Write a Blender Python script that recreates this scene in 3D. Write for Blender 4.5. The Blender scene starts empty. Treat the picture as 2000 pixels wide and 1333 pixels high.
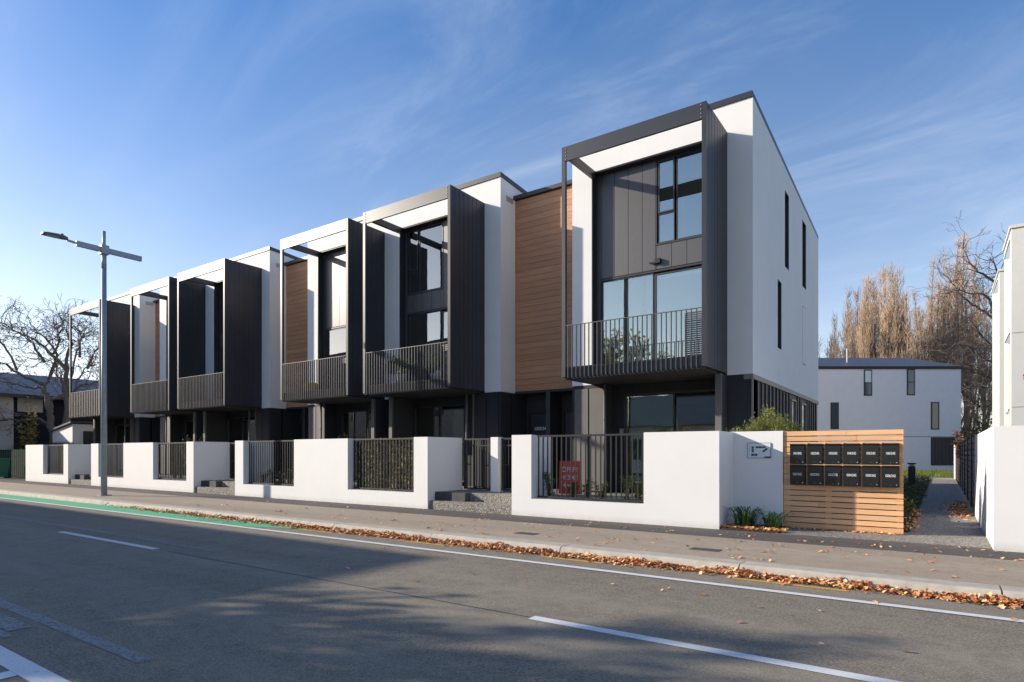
import bpy, math, random
from mathutils import Vector, Matrix, noise as mnoise
sc = bpy.context.scene
C = sc.collection
# ------------------------------------------------------------------ camera, sky, sun, exposure
cam = bpy.data.cameras.new("camera"); cam.sensor_width = 36; cam.lens = 1202/2000*36
cam.shift_y = 0.1095; cam.clip_end = 3000; cam.clip_start = 0.05
co = bpy.data.objects.new("camera", cam); C.objects.link(co)
YAW = math.radians(90-55.13077)
co.location = (0, 0, 1.35); co.rotation_euler = (math.pi/2, 0, YAW)
sc.camera = co
SUNDIR = Vector((-2.11, -1.0, 0.92)).normalized()      # towards the sun
EL = math.asin(SUNDIR.z); AZ = math.atan2(SUNDIR.x, SUNDIR.y)
w = bpy.data.worlds.new("World"); sc.world = w; w.use_nodes = True
nt = w.node_tree; nt.nodes.clear()
out = nt.nodes.new("ShaderNodeOutputWorld"); bg = nt.nodes.new("ShaderNodeBackground")
sky = nt.nodes.new("ShaderNodeTexSky"); sky.sky_type = 'NISHITA'; sky.sun_disc = False
sky.sun_elevation = EL; sky.sun_rotation = AZ % (2*math.pi)
sky.air_density = 1.0; sky.dust_density = 0.45; sky.ozone_density = 3.0
bg.inputs[1].default_value = 0.15
tc = nt.nodes.new("ShaderNodeTexCoord")
sep = nt.nodes.new("ShaderNodeSeparateXYZ"); nt.links.new(tc.outputs['Generated'], sep.inputs[0])
def M_(op, a, b=None, clamp=False):
    n = nt.nodes.new("ShaderNodeMath"); n.operation = op; n.use_clamp = clamp
    for i, v in enumerate((a, b)):
        if v is None: continue
        if isinstance(v, (int, float)): n.inputs[i].default_value = v
        else: nt.links.new(v, n.inputs[i])
    return n.outputs[0]
zz = M_('ADD', M_('MAXIMUM', sep.outputs[2], 0.0), 0.18)
cmb = nt.nodes.new("ShaderNodeCombineXYZ")
nt.links.new(M_('DIVIDE', sep.outputs[0], zz), cmb.inputs[0]); nt.links.new(M_('DIVIDE', sep.outputs[1], zz), cmb.inputs[1])
def sky_noise(scale, detail, rough, dist, rot, sx, sy, lo, hi):
    mp = nt.nodes.new("ShaderNodeMapping"); mp.inputs['Rotation'].default_value = (0, 0, rot); mp.inputs['Scale'].default_value = (sx, sy, 1)
    nt.links.new(cmb.outputs[0], mp.inputs[0])
    n = nt.nodes.new("ShaderNodeTexNoise"); n.inputs['Scale'].default_value = scale; n.inputs['Detail'].default_value = detail
    n.inputs['Roughness'].default_value = rough; n.inputs['Distortion'].default_value = dist
    nt.links.new(mp.outputs[0], n.inputs['Vector'])
    r = nt.nodes.new("ShaderNodeMapRange"); r.interpolation_type = 'SMOOTHSTEP'
    r.inputs['From Min'].default_value = lo; r.inputs['From Max'].default_value = hi
    nt.links.new(n.outputs['Fac'], r.inputs['Value']); return r.outputs[0]
wisps = sky_noise(1.5, 10, 0.64, 1.1, 0.5, 0.62, 1.4, 0.42, 0.86)
veil = sky_noise(0.5, 4, 0.5, 0.3, 0.9, 0.8, 1.2, 0.36, 0.75)
cl = M_('ADD', M_('MULTIPLY', M_('MULTIPLY', wisps, M_('ADD', veil, 0.12)), 0.42), M_('MULTIPLY', veil, 0.10), True)
mix = nt.nodes.new("ShaderNodeMix"); mix.data_type = 'RGBA'; mix.inputs[7].default_value = (4.4, 4.75, 5.3, 1)
hsv = nt.nodes.new("ShaderNodeHueSaturation"); 
satr = nt.nodes.new("ShaderNodeMapRange"); satr.inputs['From Min'].default_value = 0.02; satr.inputs['From Max'].default_value = 0.62; satr.inputs['To Min'].default_value = 0.74; satr.inputs['To Max'].default_value = 1.5
nt.links.new(sep.outputs[2], satr.inputs['Value']); nt.links.new(satr.outputs[0], hsv.inputs['Saturation'])
tint = nt.nodes.new("ShaderNodeMix"); tint.data_type = 'RGBA'; tint.blend_type = 'MULTIPLY'; tint.inputs[0].default_value = 1; tint.inputs[7].default_value = (1.17, .985, .93, 1)
nt.links.new(sky.outputs[0], tint.inputs[6]); nt.links.new(tint.outputs[2], hsv.inputs['Color'])
nt.links.new(cl, mix.inputs[0]); nt.links.new(hsv.outputs[0], mix.inputs[6])
nt.links.new(mix.outputs[2], bg.inputs[0]); nt.links.new(bg.outputs[0], out.inputs[0])
sl = bpy.data.lights.new("sun", 'SUN'); sl.energy = 5.0; sl.angle = math.radians(0.53); sl.color = (1, .90, .765)
so = bpy.data.objects.new("sun", sl); C.objects.link(so); so.rotation_euler = SUNDIR.to_track_quat('Z', 'Y').to_euler()
so.location = (-60, -30, 40)
sc.view_settings.view_transform = 'Standard'; sc.view_settings.look = 'None'; sc.view_settings.gamma = 1
sc.view_settings.use_curve_mapping = False; sc.view_settings.exposure = 0.5
sc.render.engine = 'CYCLES'
sc.cycles.max_bounces = 7; sc.cycles.transparent_max_bounces = 12
# ------------------------------------------------------------------ materials
def mat(name, col, rough=.6, metal=0., spec=.5, noise=None, bump=None, coat=0.):
    """noise=(scale, amount, detail[, colour2]); bump=(scale, strength, distance)"""
    m = bpy.data.materials.new(name); m.use_nodes = True; t = m.node_tree; b = t.nodes['Principled BSDF']
    b.inputs['Base Color'].default_value = (*col, 1); b.inputs['Roughness'].default_value = rough
    b.inputs['Metallic'].default_value = metal; b.inputs['Specular IOR Level'].default_value = spec
    b.inputs['Coat Weight'].default_value = coat
    g = t.nodes.new("ShaderNodeNewGeometry")
    if noise:
        n = t.nodes.new("ShaderNodeTexNoise"); n.inputs['Scale'].default_value = noise[0]; n.inputs['Detail'].default_value = noise[2]
        n.inputs['Roughness'].default_value = .6
        t.links.new(g.outputs['Position'], n.inputs['Vector'])
        r = t.nodes.new("ShaderNodeMapRange"); r.inputs['From Min'].default_value = .3; r.inputs['From Max'].default_value = .7
        t.links.new(n.outputs['Fac'], r.inputs['Value'])
        mx = t.nodes.new("ShaderNodeMix"); mx.data_type = 'RGBA'
        c2 = noise[3] if len(noise) > 3 else tuple(c*(1-noise[1]) for c in col)
        mx.inputs[6].default_value = (*col, 1); mx.inputs[7].default_value = (*c2, 1)
        t.links.new(r.outputs[0], mx.inputs[0]); t.links.new(mx.outputs[2], b.inputs['Base Color'])
    if bump:
        n = t.nodes.new("ShaderNodeTexNoise"); n.inputs['Scale'].default_value = bump[0]; n.inputs['Detail'].default_value = 6
        t.links.new(g.outputs['Position'], n.inputs['Vector'])
        bp = t.nodes.new("ShaderNodeBump"); bp.inputs['Strength'].default_value = bump[1]; bp.inputs['Distance'].default_value = bump[2]
        t.links.new(n.outputs['Fac'], bp.inputs['Height']); t.links.new(bp.outputs[0], b.inputs['Normal'])
    return m
def wood_mat(name, c1, c2, axis, rough=.6, per=0.35):
    m = bpy.data.materials.new(name); m.use_nodes = True; t = m.node_tree; b = t.nodes['Principled BSDF']
    b.inputs['Roughness'].default_value = rough
    tcn = t.nodes.new("ShaderNodeNewGeometry"); mp = t.nodes.new("ShaderNodeMapping"); oi = t.nodes.new("ShaderNodeObjectInfo")
    mp.inputs['Scale'].default_value = (2, 40, 40) if axis == 'x' else (40, 40, 2)
    t.links.new(tcn.outputs['Position'], mp.inputs[0])
    ad = t.nodes.new("ShaderNodeVectorMath"); ad.operation = 'ADD'; t.links.new(mp.outputs[0], ad.inputs[0])
    cb = t.nodes.new("ShaderNodeCombineXYZ"); ml = t.nodes.new("ShaderNodeMath"); ml.operation = 'MULTIPLY'; ml.inputs[1].default_value = 60
    t.links.new(oi.outputs['Random'], ml.inputs[0]); t.links.new(ml.outputs[0], cb.inputs[0]); t.links.new(cb.outputs[0], ad.inputs[1])
    n = t.nodes.new("ShaderNodeTexNoise"); n.inputs['Scale'].default_value = 1; n.inputs['Detail'].default_value = 5; n.inputs['Distortion'].default_value = .6
    t.links.new(ad.outputs[0], n.inputs['Vector'])
    r = t.nodes.new("ShaderNodeMapRange"); r.inputs['From Min'].default_value = .3; r.inputs['From Max'].default_value = .7
    t.links.new(n.outputs['Fac'], r.inputs['Value'])
    mx = t.nodes.new("ShaderNodeMix"); mx.data_type = 'RGBA'; mx.inputs[6].default_value = (*c1, 1); mx.inputs[7].default_value = (*c2, 1)
    t.links.new(r.outputs[0], mx.inputs[0])
    hs = t.nodes.new("ShaderNodeHueSaturation"); mr = t.nodes.new("ShaderNodeMapRange")
    mr.inputs['To Min'].default_value = 1-per; mr.inputs['To Max'].default_value = 1+per
    t.links.new(oi.outputs['Random'], mr.inputs['Value']); t.links.new(mr.outputs[0], hs.inputs['Value'])
    t.links.new(mx.outputs[2], hs.inputs['Color']); t.links.new(hs.outputs[0], b.inputs['Base Color'])
    bp = t.nodes.new("ShaderNodeBump"); bp.inputs['Strength'].default_value = .25; bp.inputs['Distance'].default_value = .004
    t.links.new(n.outputs['Fac'], bp.inputs['Height']); t.links.new(bp.outputs[0], b.inputs['Normal'])
    return m
def asphalt_mat(name, c1, c2, c3, grain=140):
    m = mat(name, c1, .92, spec=.3); t = m.node_tree; b = t.nodes['Principled BSDF']
    g = t.nodes.new("ShaderNodeNewGeometry")
    def nz(s, d, lo, hi, sc3=(1, 1, 1)):
        mp = t.nodes.new("ShaderNodeMapping"); mp.inputs['Scale'].default_value = sc3; t.links.new(g.outputs['Position'], mp.inputs[0])
        n = t.nodes.new("ShaderNodeTexNoise"); n.inputs['Scale'].default_value = s; n.inputs['Detail'].default_value = d; n.inputs['Roughness'].default_value = .65
        t.links.new(mp.outputs[0], n.inputs['Vector'])
        r = t.nodes.new("ShaderNodeMapRange"); r.inputs['From Min'].default_value = lo; r.inputs['From Max'].default_value = hi
        t.links.new(n.outputs['Fac'], r.inputs['Value']); return n, r.outputs[0]
    def mx(f, a, bb):
        x = t.nodes.new("ShaderNodeMix"); x.data_type = 'RGBA'; t.links.new(f, x.inputs[0])
        for i, v in ((6, a), (7, bb)):
            if isinstance(v, tuple): x.inputs[i].default_value = (*v, 1)
            else: t.links.new(v, x.inputs[i])
        return x.outputs[2]
    n1, f1 = nz(grain, 3, .38, .62); n2, f2 = nz(.45, 5, .35, .7, (.22, 1.9, 1)); n3, f3 = nz(5, 6, .45, .75); n4, f4 = nz(48, 2, .42, .70)
    a = mx(f4, mx(f1, c1, c2), tuple(c*.62 for c in c1)); a2 = mx(f2, a, mx(f1, tuple(c*1.18 for c in c1), c3)); 
    dk = t.nodes.new("ShaderNodeMath"); dk.operation = 'MULTIPLY'; dk.inputs[1].default_value = .35; t.links.new(f3, dk.inputs[0])
    a3 = mx(dk.outputs[0], a2, tuple(c*.6 for c in c1))
    t.links.new(a3, b.inputs['Base Color'])
    bp = t.nodes.new("ShaderNodeBump"); bp.inputs['Strength'].default_value = .8; bp.inputs['Distance'].default_value = .008
    t.links.new(n1.outputs['Fac'], bp.inputs['Height']); t.links.new(bp.outputs[0], b.inputs['Normal'])
    return m
def aggregate_mat(name):
    m = mat(name, (.2, .19, .17), .85); t = m.node_tree; b = t.nodes['Principled BSDF']; g = t.nodes.new("ShaderNodeNewGeometry")
    v = t.nodes.new("ShaderNodeTexVoronoi"); v.inputs['Scale'].default_value = 55; t.links.new(g.outputs['Position'], v.inputs['Vector'])
    hs = t.nodes.new("ShaderNodeSeparateColor"); t.links.new(v.outputs['Color'], hs.inputs[0])
    cr = t.nodes.new("ShaderNodeValToRGB"); e = cr.color_ramp.elements
    e[0].color = (.07, .065, .06, 1); e[1].color = (.42, .39, .34, 1); e.new(.5).color = (.19, .175, .155, 1)
    t.links.new(hs.outputs[0], cr.inputs[0]); t.links.new(cr.outputs[0], b.inputs['Base Color'])
    bp = t.nodes.new("ShaderNodeBump"); bp.inputs['Strength'].default_value = .5; bp.inputs['Distance'].default_value = .004; bp.invert = True
    t.links.new(v.outputs['Distance'], bp.inputs['Height']); t.links.new(bp.outputs[0], b.inputs['Normal'])
    return m
def paint_mat(name, col, worn):
    m = mat(name, col, .7); t = m.node_tree; b = t.nodes['Principled BSDF']; g = t.nodes.new("ShaderNodeNewGeometry")
    n = t.nodes.new("ShaderNodeTexNoise"); n.inputs['Scale'].default_value = 38; n.inputs['Detail'].default_value = 8; n.inputs['Roughness'].default_value = .75
    t.links.new(g.outputs['Position'], n.inputs['Vector'])
    r = t.nodes.new("ShaderNodeMapRange"); r.inputs['From Min'].default_value = worn; r.inputs['From Max'].default_value = worn+.06
    t.links.new(n.outputs['Fac'], r.inputs['Value'])
    tr = t.nodes.new("ShaderNodeBsdfTransparent"); mx = t.nodes.new("ShaderNodeMixShader")
    t.links.new(r.outputs[0], mx.inputs[0]); t.links.new(b.outputs[0], mx.inputs[1]); t.links.new(tr.outputs[0], mx.inputs[2])
    t.links.new(mx.outputs[0], t.nodes['Material Output'].inputs[0]); return m
def glass_mat(name, refl=.34, tint=(.84, .90, .86)):
    m = bpy.data.materials.new(name); m.use_nodes = True; t = m.node_tree; t.nodes.remove(t.nodes['Principled BSDF'])
    gl = t.nodes.new("ShaderNodeBsdfGlossy"); gl.inputs['Roughness'].default_value = .012; gl.inputs['Color'].default_value = (.88, .88, .80, 1)
    tr = t.nodes.new("ShaderNodeBsdfTransparent"); tr.inputs['Color'].default_value = (*tint, 1)
    fr = t.nodes.new("ShaderNodeLayerWeight"); fr.inputs['Blend'].default_value = .35
    r = t.nodes.new("ShaderNodeMapRange"); r.inputs['To Min'].default_value = refl; r.inputs['To Max'].default_value = 1
    t.links.new(fr.outputs['Fresnel'], r.inputs['Value'])
    g = t.nodes.new("ShaderNodeNewGeometry"); n = t.nodes.new("ShaderNodeTexNoise"); n.inputs['Scale'].default_value = .9; t.links.new(g.outputs['Position'], n.inputs['Vector'])
    bp = t.nodes.new("ShaderNodeBump"); bp.inputs['Strength'].default_value = .05; bp.inputs['Distance'].default_value = .05
    t.links.new(n.outputs['Fac'], bp.inputs['Height']); t.links.new(bp.outputs[0], gl.inputs['Normal'])
    mx = t.nodes.new("ShaderNodeMixShader"); t.links.new(r.outputs[0], mx.inputs[0]); t.links.new(tr.outputs[0], mx.inputs[1]); t.links.new(gl.outputs[0], mx.inputs[2])
    t.links.new(mx.outputs[0], t.nodes['Material Output'].inputs[0]); return m
def leaf_mat(name, c1, c2, trans=.25, rough=.5):
    m = mat(name, c1, rough, noise=(7, 0, 3, c2)); t = m.node_tree; b = t.nodes['Principled BSDF']
    g = t.nodes.new("ShaderNodeNewGeometry")
    hs = t.nodes.new("ShaderNodeHueSaturation"); mr = t.nodes.new("ShaderNodeMapRange"); mr.inputs['To Min'].default_value = .55; mr.inputs['To Max'].default_value = 1.5
    t.links.new(g.outputs['Random Per Island'], mr.inputs['Value']); t.links.new(mr.outputs[0], hs.inputs['Value'])
    src = b.inputs['Base Color'].links[0].from_socket; t.links.new(src, hs.inputs['Color']); t.links.new(hs.outputs[0], b.inputs['Base Color'])
    tl = t.nodes.new("ShaderNodeBsdfTranslucent"); t.links.new(hs.outputs[0], tl.inputs['Color'])
    mx = t.nodes.new("ShaderNodeMixShader"); mx.inputs[0].default_value = trans
    t.links.new(b.outputs[0], mx.inputs[1]); t.links.new(tl.outputs[0], mx.inputs[2]); t.links.new(mx.outputs[0], t.nodes['Material Output'].inputs[0])
    return m
def fallen_mat(name):
    m = mat(name, (.4, .2, .08), .6); t = m.node_tree; b = t.nodes['Principled BSDF']; g = t.nodes.new("ShaderNodeNewGeometry")
    cr = t.nodes.new("ShaderNodeValToRGB"); e = cr.color_ramp.elements
    e[0].color = (.26, .07, .03, 1); e[1].color = (.85, .60, .33, 1)
    for p, c in ((.15, (.48, .15, .05, 1)), (.4, (.70, .31, .10, 1)), (.7, (.80, .44, .17, 1))): e.new(p).color = c
    t.links.new(g.outputs['Random Per Island'], cr.inputs[0]); t.links.new(cr.outputs[0], b.inputs['Base Color'])
    return m
MT = dict(
 white=mat('white_render', (.76, .75, .73), .75, noise=(1.6, .05, 6), bump=(90, .08, .004)),
 wallwhite=mat('white_wall_plaster', (.745, .74, .72), .7, noise=(1.3, .05, 7), bump=(60, .10, .004)),
 dark=mat('charcoal_metal', (.030, .032, .038), .40, noise=(3, .12, 3), spec=.55),
 blade=mat('charcoal_sheet', (.038, .040, .048), .38, noise=(2, .12, 3), spec=.35),
 panel=mat('dark_stained_board', (.068, .064, .063), .42, spec=.9, noise=(22, .25, 5), bump=(50, .12, .003)),
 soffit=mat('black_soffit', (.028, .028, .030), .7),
 trim=mat('grey_flashing', (.20, .19, .175), .5, noise=(3, .1, 2)),
 wood=wood_mat('brown_weatherboard', (.50, .255, .13), (.38, .185, .088), 'x', .55, .10),
 cedar=wood_mat('light_cedar', (.78, .47, .25), (.64, .35, .165), 'x', .6, .16),
 fencewood=wood_mat('dark_fence_slat', (.16, .10, .085), (.10, .065, .055), 'z', .7, .2),
 glass=glass_mat('window_glass'), glass_low=glass_mat('ground_floor_glass', .34, (.74, .84, .78)),
 curtain=mat('white_curtain', (.75, .76, .75), .9), room=mat('room_plaster', (.55, .56, .52), .9), roomfloor=mat('room_floor', (.22, .15, .10), .5),
 road=asphalt_mat('road_asphalt', (.165, .142, .108), (.38, .33, .25), (.415, .36, .275)),
 path=asphalt_mat('footpath_asphalt', (.335, .27, .20), (.48, .395, .295), (.47, .385, .285), 200),
 strip=asphalt_mat('dark_asphalt_strip', (.095, .083, .076), (.145, .13, .118), (.15, .135, .12), 200),
 kerb=mat('kerb_concrete', (.50, .45, .37), .85, noise=(6, .3, 8), bump=(60, .3, .004)),
 agg=aggregate_mat('exposed_aggregate'), soil=mat('garden_soil', (.06, .045, .035), .95, noise=(20, .5, 6), bump=(30, .8, .03)),
 gravel=aggregate_mat('yard_pebbles'),
 conc=mat('dark_concrete', (.07, .07, .07), .8, noise=(8, .3, 5)),
 line=paint_mat('white_road_paint', (.66, .66, .64), .60), lineworn=paint_mat('worn_road_paint', (.25, .245, .235), .52),
 green=paint_mat('green_lane_paint', (.09, .40, .20), .68), yellow=paint_mat('yellow_road_paint', (.62, .36, .06), .56),
 galv=mat('grey_galvanised_steel', (.34, .38, .42), .42, metal=.1, noise=(9, .2, 4)), lampgrey=mat('lamp_head_grey', (.13, .13, .12), .45),
 lens=mat('lamp_lens', (.5, .5, .48), .2), boxblack=mat('gloss_black_steel', (.010, .011, .013), .22), lettering=mat('white_lettering', (.72, .72, .72), .5),
 chrome=mat('chrome_lock', (.7, .7, .7), .2, metal=1), red=mat('red_sign_board', (.82, .075, .045), .45), signpanel=mat('sign_panel', (.62, .68, .70), .35),
 signink=mat('sign_ink', (.02, .04, .06), .5), leaf=fallen_mat('fallen_leaf'), bark=mat('grey_bark', (.20, .16, .125), .9, noise=(9, .4, 6), bump=(25, .5, .02)),
 darkbark=mat('dark_bark', (.115, .09, .075), .9, noise=(9, .4, 6)), twig=mat('poplar_twig', (.47, .33, .20), .85, noise=(.25, .3, 4, (.33, .25, .20))),
 poptrunk=mat('poplar_bark', (.22, .17, .13), .9), green1=leaf_mat('glossy_green_leaf', (.05, .10, .022), (.11, .15, .03)),
 green2=leaf_mat('yellow_green_leaf', (.20, .22, .05), (.10, .14, .03)), green3=leaf_mat('strap_leaf', (.05, .11, .03), (.10, .18, .05)),
 varieg=leaf_mat('variegated_leaf', (.60, .50, .26), (.36, .28, .13)), olive=leaf_mat('bronze_leaf', (.17, .13, .04), (.09, .10, .035)), redleaf=leaf_mat('red_leaf', (.42, .08, .03), (.36, .14, .05), .35), golden=leaf_mat('golden_leaf', (.42, .30, .05), (.30, .24, .05), .35),
 grass=leaf_mat('lawn_grass', (.16, .19, .035), (.10, .14, .03)), farwhite=mat('far_white_cladding', (.88, .81, .78), .8, noise=(2, .05, 4)),
 roof=mat('dark_metal_roof', (.065, .068, .085), .45, noise=(2, .2, 3)), cream=mat('pale_green_cladding', (.60, .60, .56), .8, noise=(1.5, .05, 4)),
 neigh=mat('neighbour_dark_cladding', (.025, .022, .032), .9, spec=.1), neighw=mat('neighbour_grey_wall', (.42, .40, .38), .8), greenfence=mat('green_steel_fence', (.030, .050, .034), .9, spec=.1),
 bin=mat('green_bin_plastic', (.02, .16, .08), .5), hill=mat('hill_scrub', (.10, .085, .09), .95, noise=(.03, .5, 5)), ground=mat('rough_grass_ground', (.10, .10, .05), .95, noise=(.8, .4, 6)),
 brickc=mat('opposite_brick', (.46, .37, .31), .85, noise=(4, .3, 4)), pot=mat('stone_pot', (.35, .34, .32), .8), yellowfab=mat('mustard_fabric', (.5, .33, .04), .9),
 black=mat('black_powdercoat', (.012, .012, .013), .45), farglass=mat('far_window_glass', (.05, .055, .06), .08, spec=.9), pier=mat('grey_painted_pier', (.13, .123, .115), .6, noise=(3, .1, 3)), gpanel=mat('ground_floor_board', (.030, .031, .036), .6, spec=.3, noise=(12, .2, 4)), bush=leaf_mat('feathery_leaf', (.42, .43, .12), (.24, .28, .07)), greensheet=mat('pale_green_sheet', (.42, .52, .40), .8), rail=mat('baluster_grey', (.085, .085, .09), .36, spec=.9), pale_sheet=mat('pale_window_sheet', (.76, .77, .74), .7))
def splash(m, hgt, col):
    t = m.node_tree; b = t.nodes['Principled BSDF']; src = b.inputs['Base Color'].links[0].from_socket; g = t.nodes.new("ShaderNodeNewGeometry")
    sp = t.nodes.new("ShaderNodeSeparateXYZ"); t.links.new(g.outputs['Position'], sp.inputs[0])
    mr = t.nodes.new("ShaderNodeMapRange"); mr.inputs['From Min'].default_value = 0; mr.inputs['From Max'].default_value = hgt; mr.inputs['To Min'].default_value = 1; mr.inputs['To Max'].default_value = 0
    t.links.new(sp.outputs[2], mr.inputs['Value'])
    n = t.nodes.new("ShaderNodeTexNoise"); n.inputs['Scale'].default_value = 7; n.inputs['Detail'].default_value = 8; t.links.new(g.outputs['Position'], n.inputs['Vector'])
    ml = t.nodes.new("ShaderNodeMath"); ml.operation = 'MULTIPLY'; t.links.new(mr.outputs[0], ml.inputs[0]); t.links.new(n.outputs['Fac'], ml.inputs[1])
    m2 = t.nodes.new("ShaderNodeMath"); m2.operation = 'MULTIPLY'; m2.inputs[1].default_value = .75; t.links.new(ml.outputs[0], m2.inputs[0])
    mx = t.nodes.new("ShaderNodeMix"); mx.data_type = 'RGBA'; mx.inputs[7].default_value = (*col, 1); t.links.new(m2.outputs[0], mx.inputs[0]); t.links.new(src, mx.inputs[6]); t.links.new(mx.outputs[2], b.inputs['Base Color'])
splash(MT['wallwhite'], .13, (.42, .38, .32))
# ------------------------------------------------------------------ helpers
W = {}                                              # world position of every object
class MB:
    def __init__(s): s.v = []; s.f = []; s.mi = []
    def box(s, x0, x1, y0, y1, z0, z1, mi=0):
        b = len(s.v)
        s.v += [(x0, y0, z0), (x1, y0, z0), (x1, y1, z0), (x0, y1, z0), (x0, y0, z1), (x1, y0, z1), (x1, y1, z1), (x0, y1, z1)]
        for q in ((0, 3, 2, 1), (4, 5, 6, 7), (0, 1, 5, 4), (1, 2, 6, 5), (2, 3, 7, 6), (3, 0, 4, 7)): s.f.append(tuple(b+i for i in q)); s.mi.append(mi)
        return s
    def poly(s, pts, mi=0):
        b = len(s.v); s.v += [tuple(p) for p in pts]; s.f.append(tuple(range(b, b+len(pts)))); s.mi.append(mi); return s
    def prism(s, pts, axis, a0, a1, mi=0):
        """extrude polygon pts (2D) along axis from a0 to a1"""
        def P(p, a): return (a, p[0], p[1]) if axis == 'x' else ((p[0], a, p[1]) if axis == 'y' else (p[0], p[1], a))
        b = len(s.v); n = len(pts); s.v += [P(p, a0) for p in pts]+[P(p, a1) for p in pts]
        s.f.append(tuple(range(b+n-1, b-1, -1))); s.f.append(tuple(range(b+n, b+2*n))); s.mi += [mi, mi]
        for i in range(n): j = (i+1) % n; s.f.append((b+i, b+j, b+n+j, b+n+i)); s.mi.append(mi)
        return s
    def tube(s, pts, rad, n=6, mi=0, cap=True):
        b0 = len(s.v); m = len(pts)
        for k, p in enumerate(pts):
            p = Vector(p); d = (Vector(pts[min(k+1, m-1)])-Vector(pts[max(k-1, 0)])).normalized()
            u = d.cross(Vector((.31, .17, .93)) if abs(d.z) < .9 else Vector((1, .1, 0))).normalized(); v = d.cross(u)
            r = rad[k] if hasattr(rad, '__len__') else rad
            for i in range(n):
                a = 2*math.pi*i/n; q = p+(u*math.cos(a)+v*math.sin(a))*r; s.v.append(tuple(q))
        for k in range(m-1):
            for i in range(n):
                j = (i+1) % n; s.f.append((b0+k*n+i, b0+k*n+j, b0+(k+1)*n+j, b0+(k+1)*n+i)); s.mi.append(mi)
        if cap: s.f.append(tuple(b0+(m-1)*n+i for i in range(n))); s.mi.append(mi); s.f.append(tuple(b0+i for i in reversed(range(n)))); s.mi.append(mi)
        return s
    def leaf(s, p, d, up, L, Wd, mi=0):
        d = d.normalized(); sd = d.cross(up); sd = sd.normalized() if sd.length > 1e-4 else Vector((1, 0, 0)); nn = sd.cross(d)
        m = p+d*L*.45
        s.poly([p, m+sd*Wd*.5+nn*L*.06, p+d*L-nn*L*.08, m-sd*Wd*.5+nn*L*.06], mi); return s
    def mesh(s, name, mats, o=(0, 0, 0)):
        me = bpy.data.meshes.new(name); ox, oy, oz = o
        me.from_pydata([(x-ox, y-oy, z-oz) for x, y, z in s.v], [], s.f)
        for m in (mats if isinstance(mats, (list, tuple)) else [mats]): me.materials.append(MT[m])
        if any(s.mi): me.polygons.foreach_set('material_index', s.mi)
        me.update(); return me
def put(name, me, loc, parent=None, rot=None):
    o = bpy.data.objects.new(name, me); C.objects.link(o); W[o] = Vector(loc)
    if parent is not None: o.parent = parent; o.location = Vector(loc)-W[parent]
    else: o.location = loc
    if rot: o.rotation_euler = rot
    return o
def obj(name, mb, mats, parent=None, o=None, smooth=False):
    if o is None: o = W[parent] if parent is not None else mb.v[0]
    me = mb.mesh(name, mats, o)
    if smooth:
        me.polygons.foreach_set('use_smooth', [True]*len(me.polygons))
    return put(name, me, o, parent)
def box(name, b, m, parent=None):
    o = ((b[0]+b[1])/2, (b[2]+b[3])/2, b[4]); return obj(name, MB().box(*b), m, parent, o)
def thing(name, loc, label, cat, group=None):
    o = bpy.data.objects.new(name, None); C.objects.link(o); o.location = loc; W[o] = Vector(loc); o.empty_display_size = .2
    return tag(o, label, cat, group)
def tag(o, label, cat, group=None):
    o['label'] = label; o['category'] = cat
    if group: o['group'] = group
    return o
def struct(o): o['kind'] = 'structure'; return o
def stuff(o): o['kind'] = 'stuff'; return o
_tc = {}
def text_mesh(txt, h, m, wscale=1.0):
    k = (txt, h, m, wscale)
    if k in _tc: return _tc[k]
    cu = bpy.data.curves.new('t', 'FONT'); cu.body = txt; cu.size = h/.72; cu.align_x = 'CENTER'; cu.align_y = 'CENTER'; cu.extrude = .0015; cu.offset = h*.02
    ob = bpy.data.objects.new('t', cu); C.objects.link(ob)
    bpy.context.view_layer.update()
    me = bpy.data.meshes.new_from_object(ob.evaluated_get(bpy.context.evaluated_depsgraph_get()))
    me.materials.clear(); me.materials.append(MT[m])
    for v in me.vertices: v.co.x *= wscale
    bpy.data.objects.remove(ob); bpy.data.curves.remove(cu); _tc[k] = me; return me
def text(txt, h, m, loc, parent, name='lettering', wscale=1.0, rot=(math.pi/2, 0, 0)):
    return put(name, text_mesh(txt, h, m, wscale), loc, parent, rot)
# ------------------------------------------------------------------ ground, road, footpath, kerb
def sheet(name, x0, x1, y0, y1, z, m, nx=1): 
    mb = MB(); mb.poly([(x0, y0, z), (x1, y0, z), (x1, y1, z), (x0, y1, z)]); return struct(obj(name, mb, m, None, (x0, y0, z)))
sheet('ground', -900, 900, -900, 1200, -.30, 'ground')
struct(box('road', (-400, 300, -.4, 7.7, -.29, -.12), 'road'))
struct(box('footpath', (-400, 300, 8.0, 9.98, -.28, .0), 'path'))
struct(box('footpath_edge_strip', (-400, 300, 9.98, 11.04, -.28, .0), 'strip'))
struct(box('near_footpath', (-400, 300, -3.6, -.55, -.28, .0), 'path'))
kn = struct(box('near_kerb', (-400, 300, -.55, -.4, -.27, .0), 'kerb'))
kerb = bpy.data.objects.new('kerb', None); C.objects.link(kerb); W[kerb] = Vector((-20, 7.85, -.12)); kerb.location = W[kerb]; struct(kerb)
kp = [(7.66, -.27), (7.66, -.10), (7.685, -.03), (7.72, .0), (7.995, .0), (7.995, -.27)]
rk = random.Random(3)
kx = -72.0
kb = MB().prism(kp, 'x', 0, 2.485).mesh('kerb_block', 'kerb')
while kx < 8:
    put('kerb_block', kb, (kx, 0, rk.uniform(-.003, .003)), kerb); kx += 2.5
put('kerb_far_run', MB().prism(kp, 'x', -400, -72.01).mesh('kerb_far_run', 'kerb'), (0, 0, 0), kerb)
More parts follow.
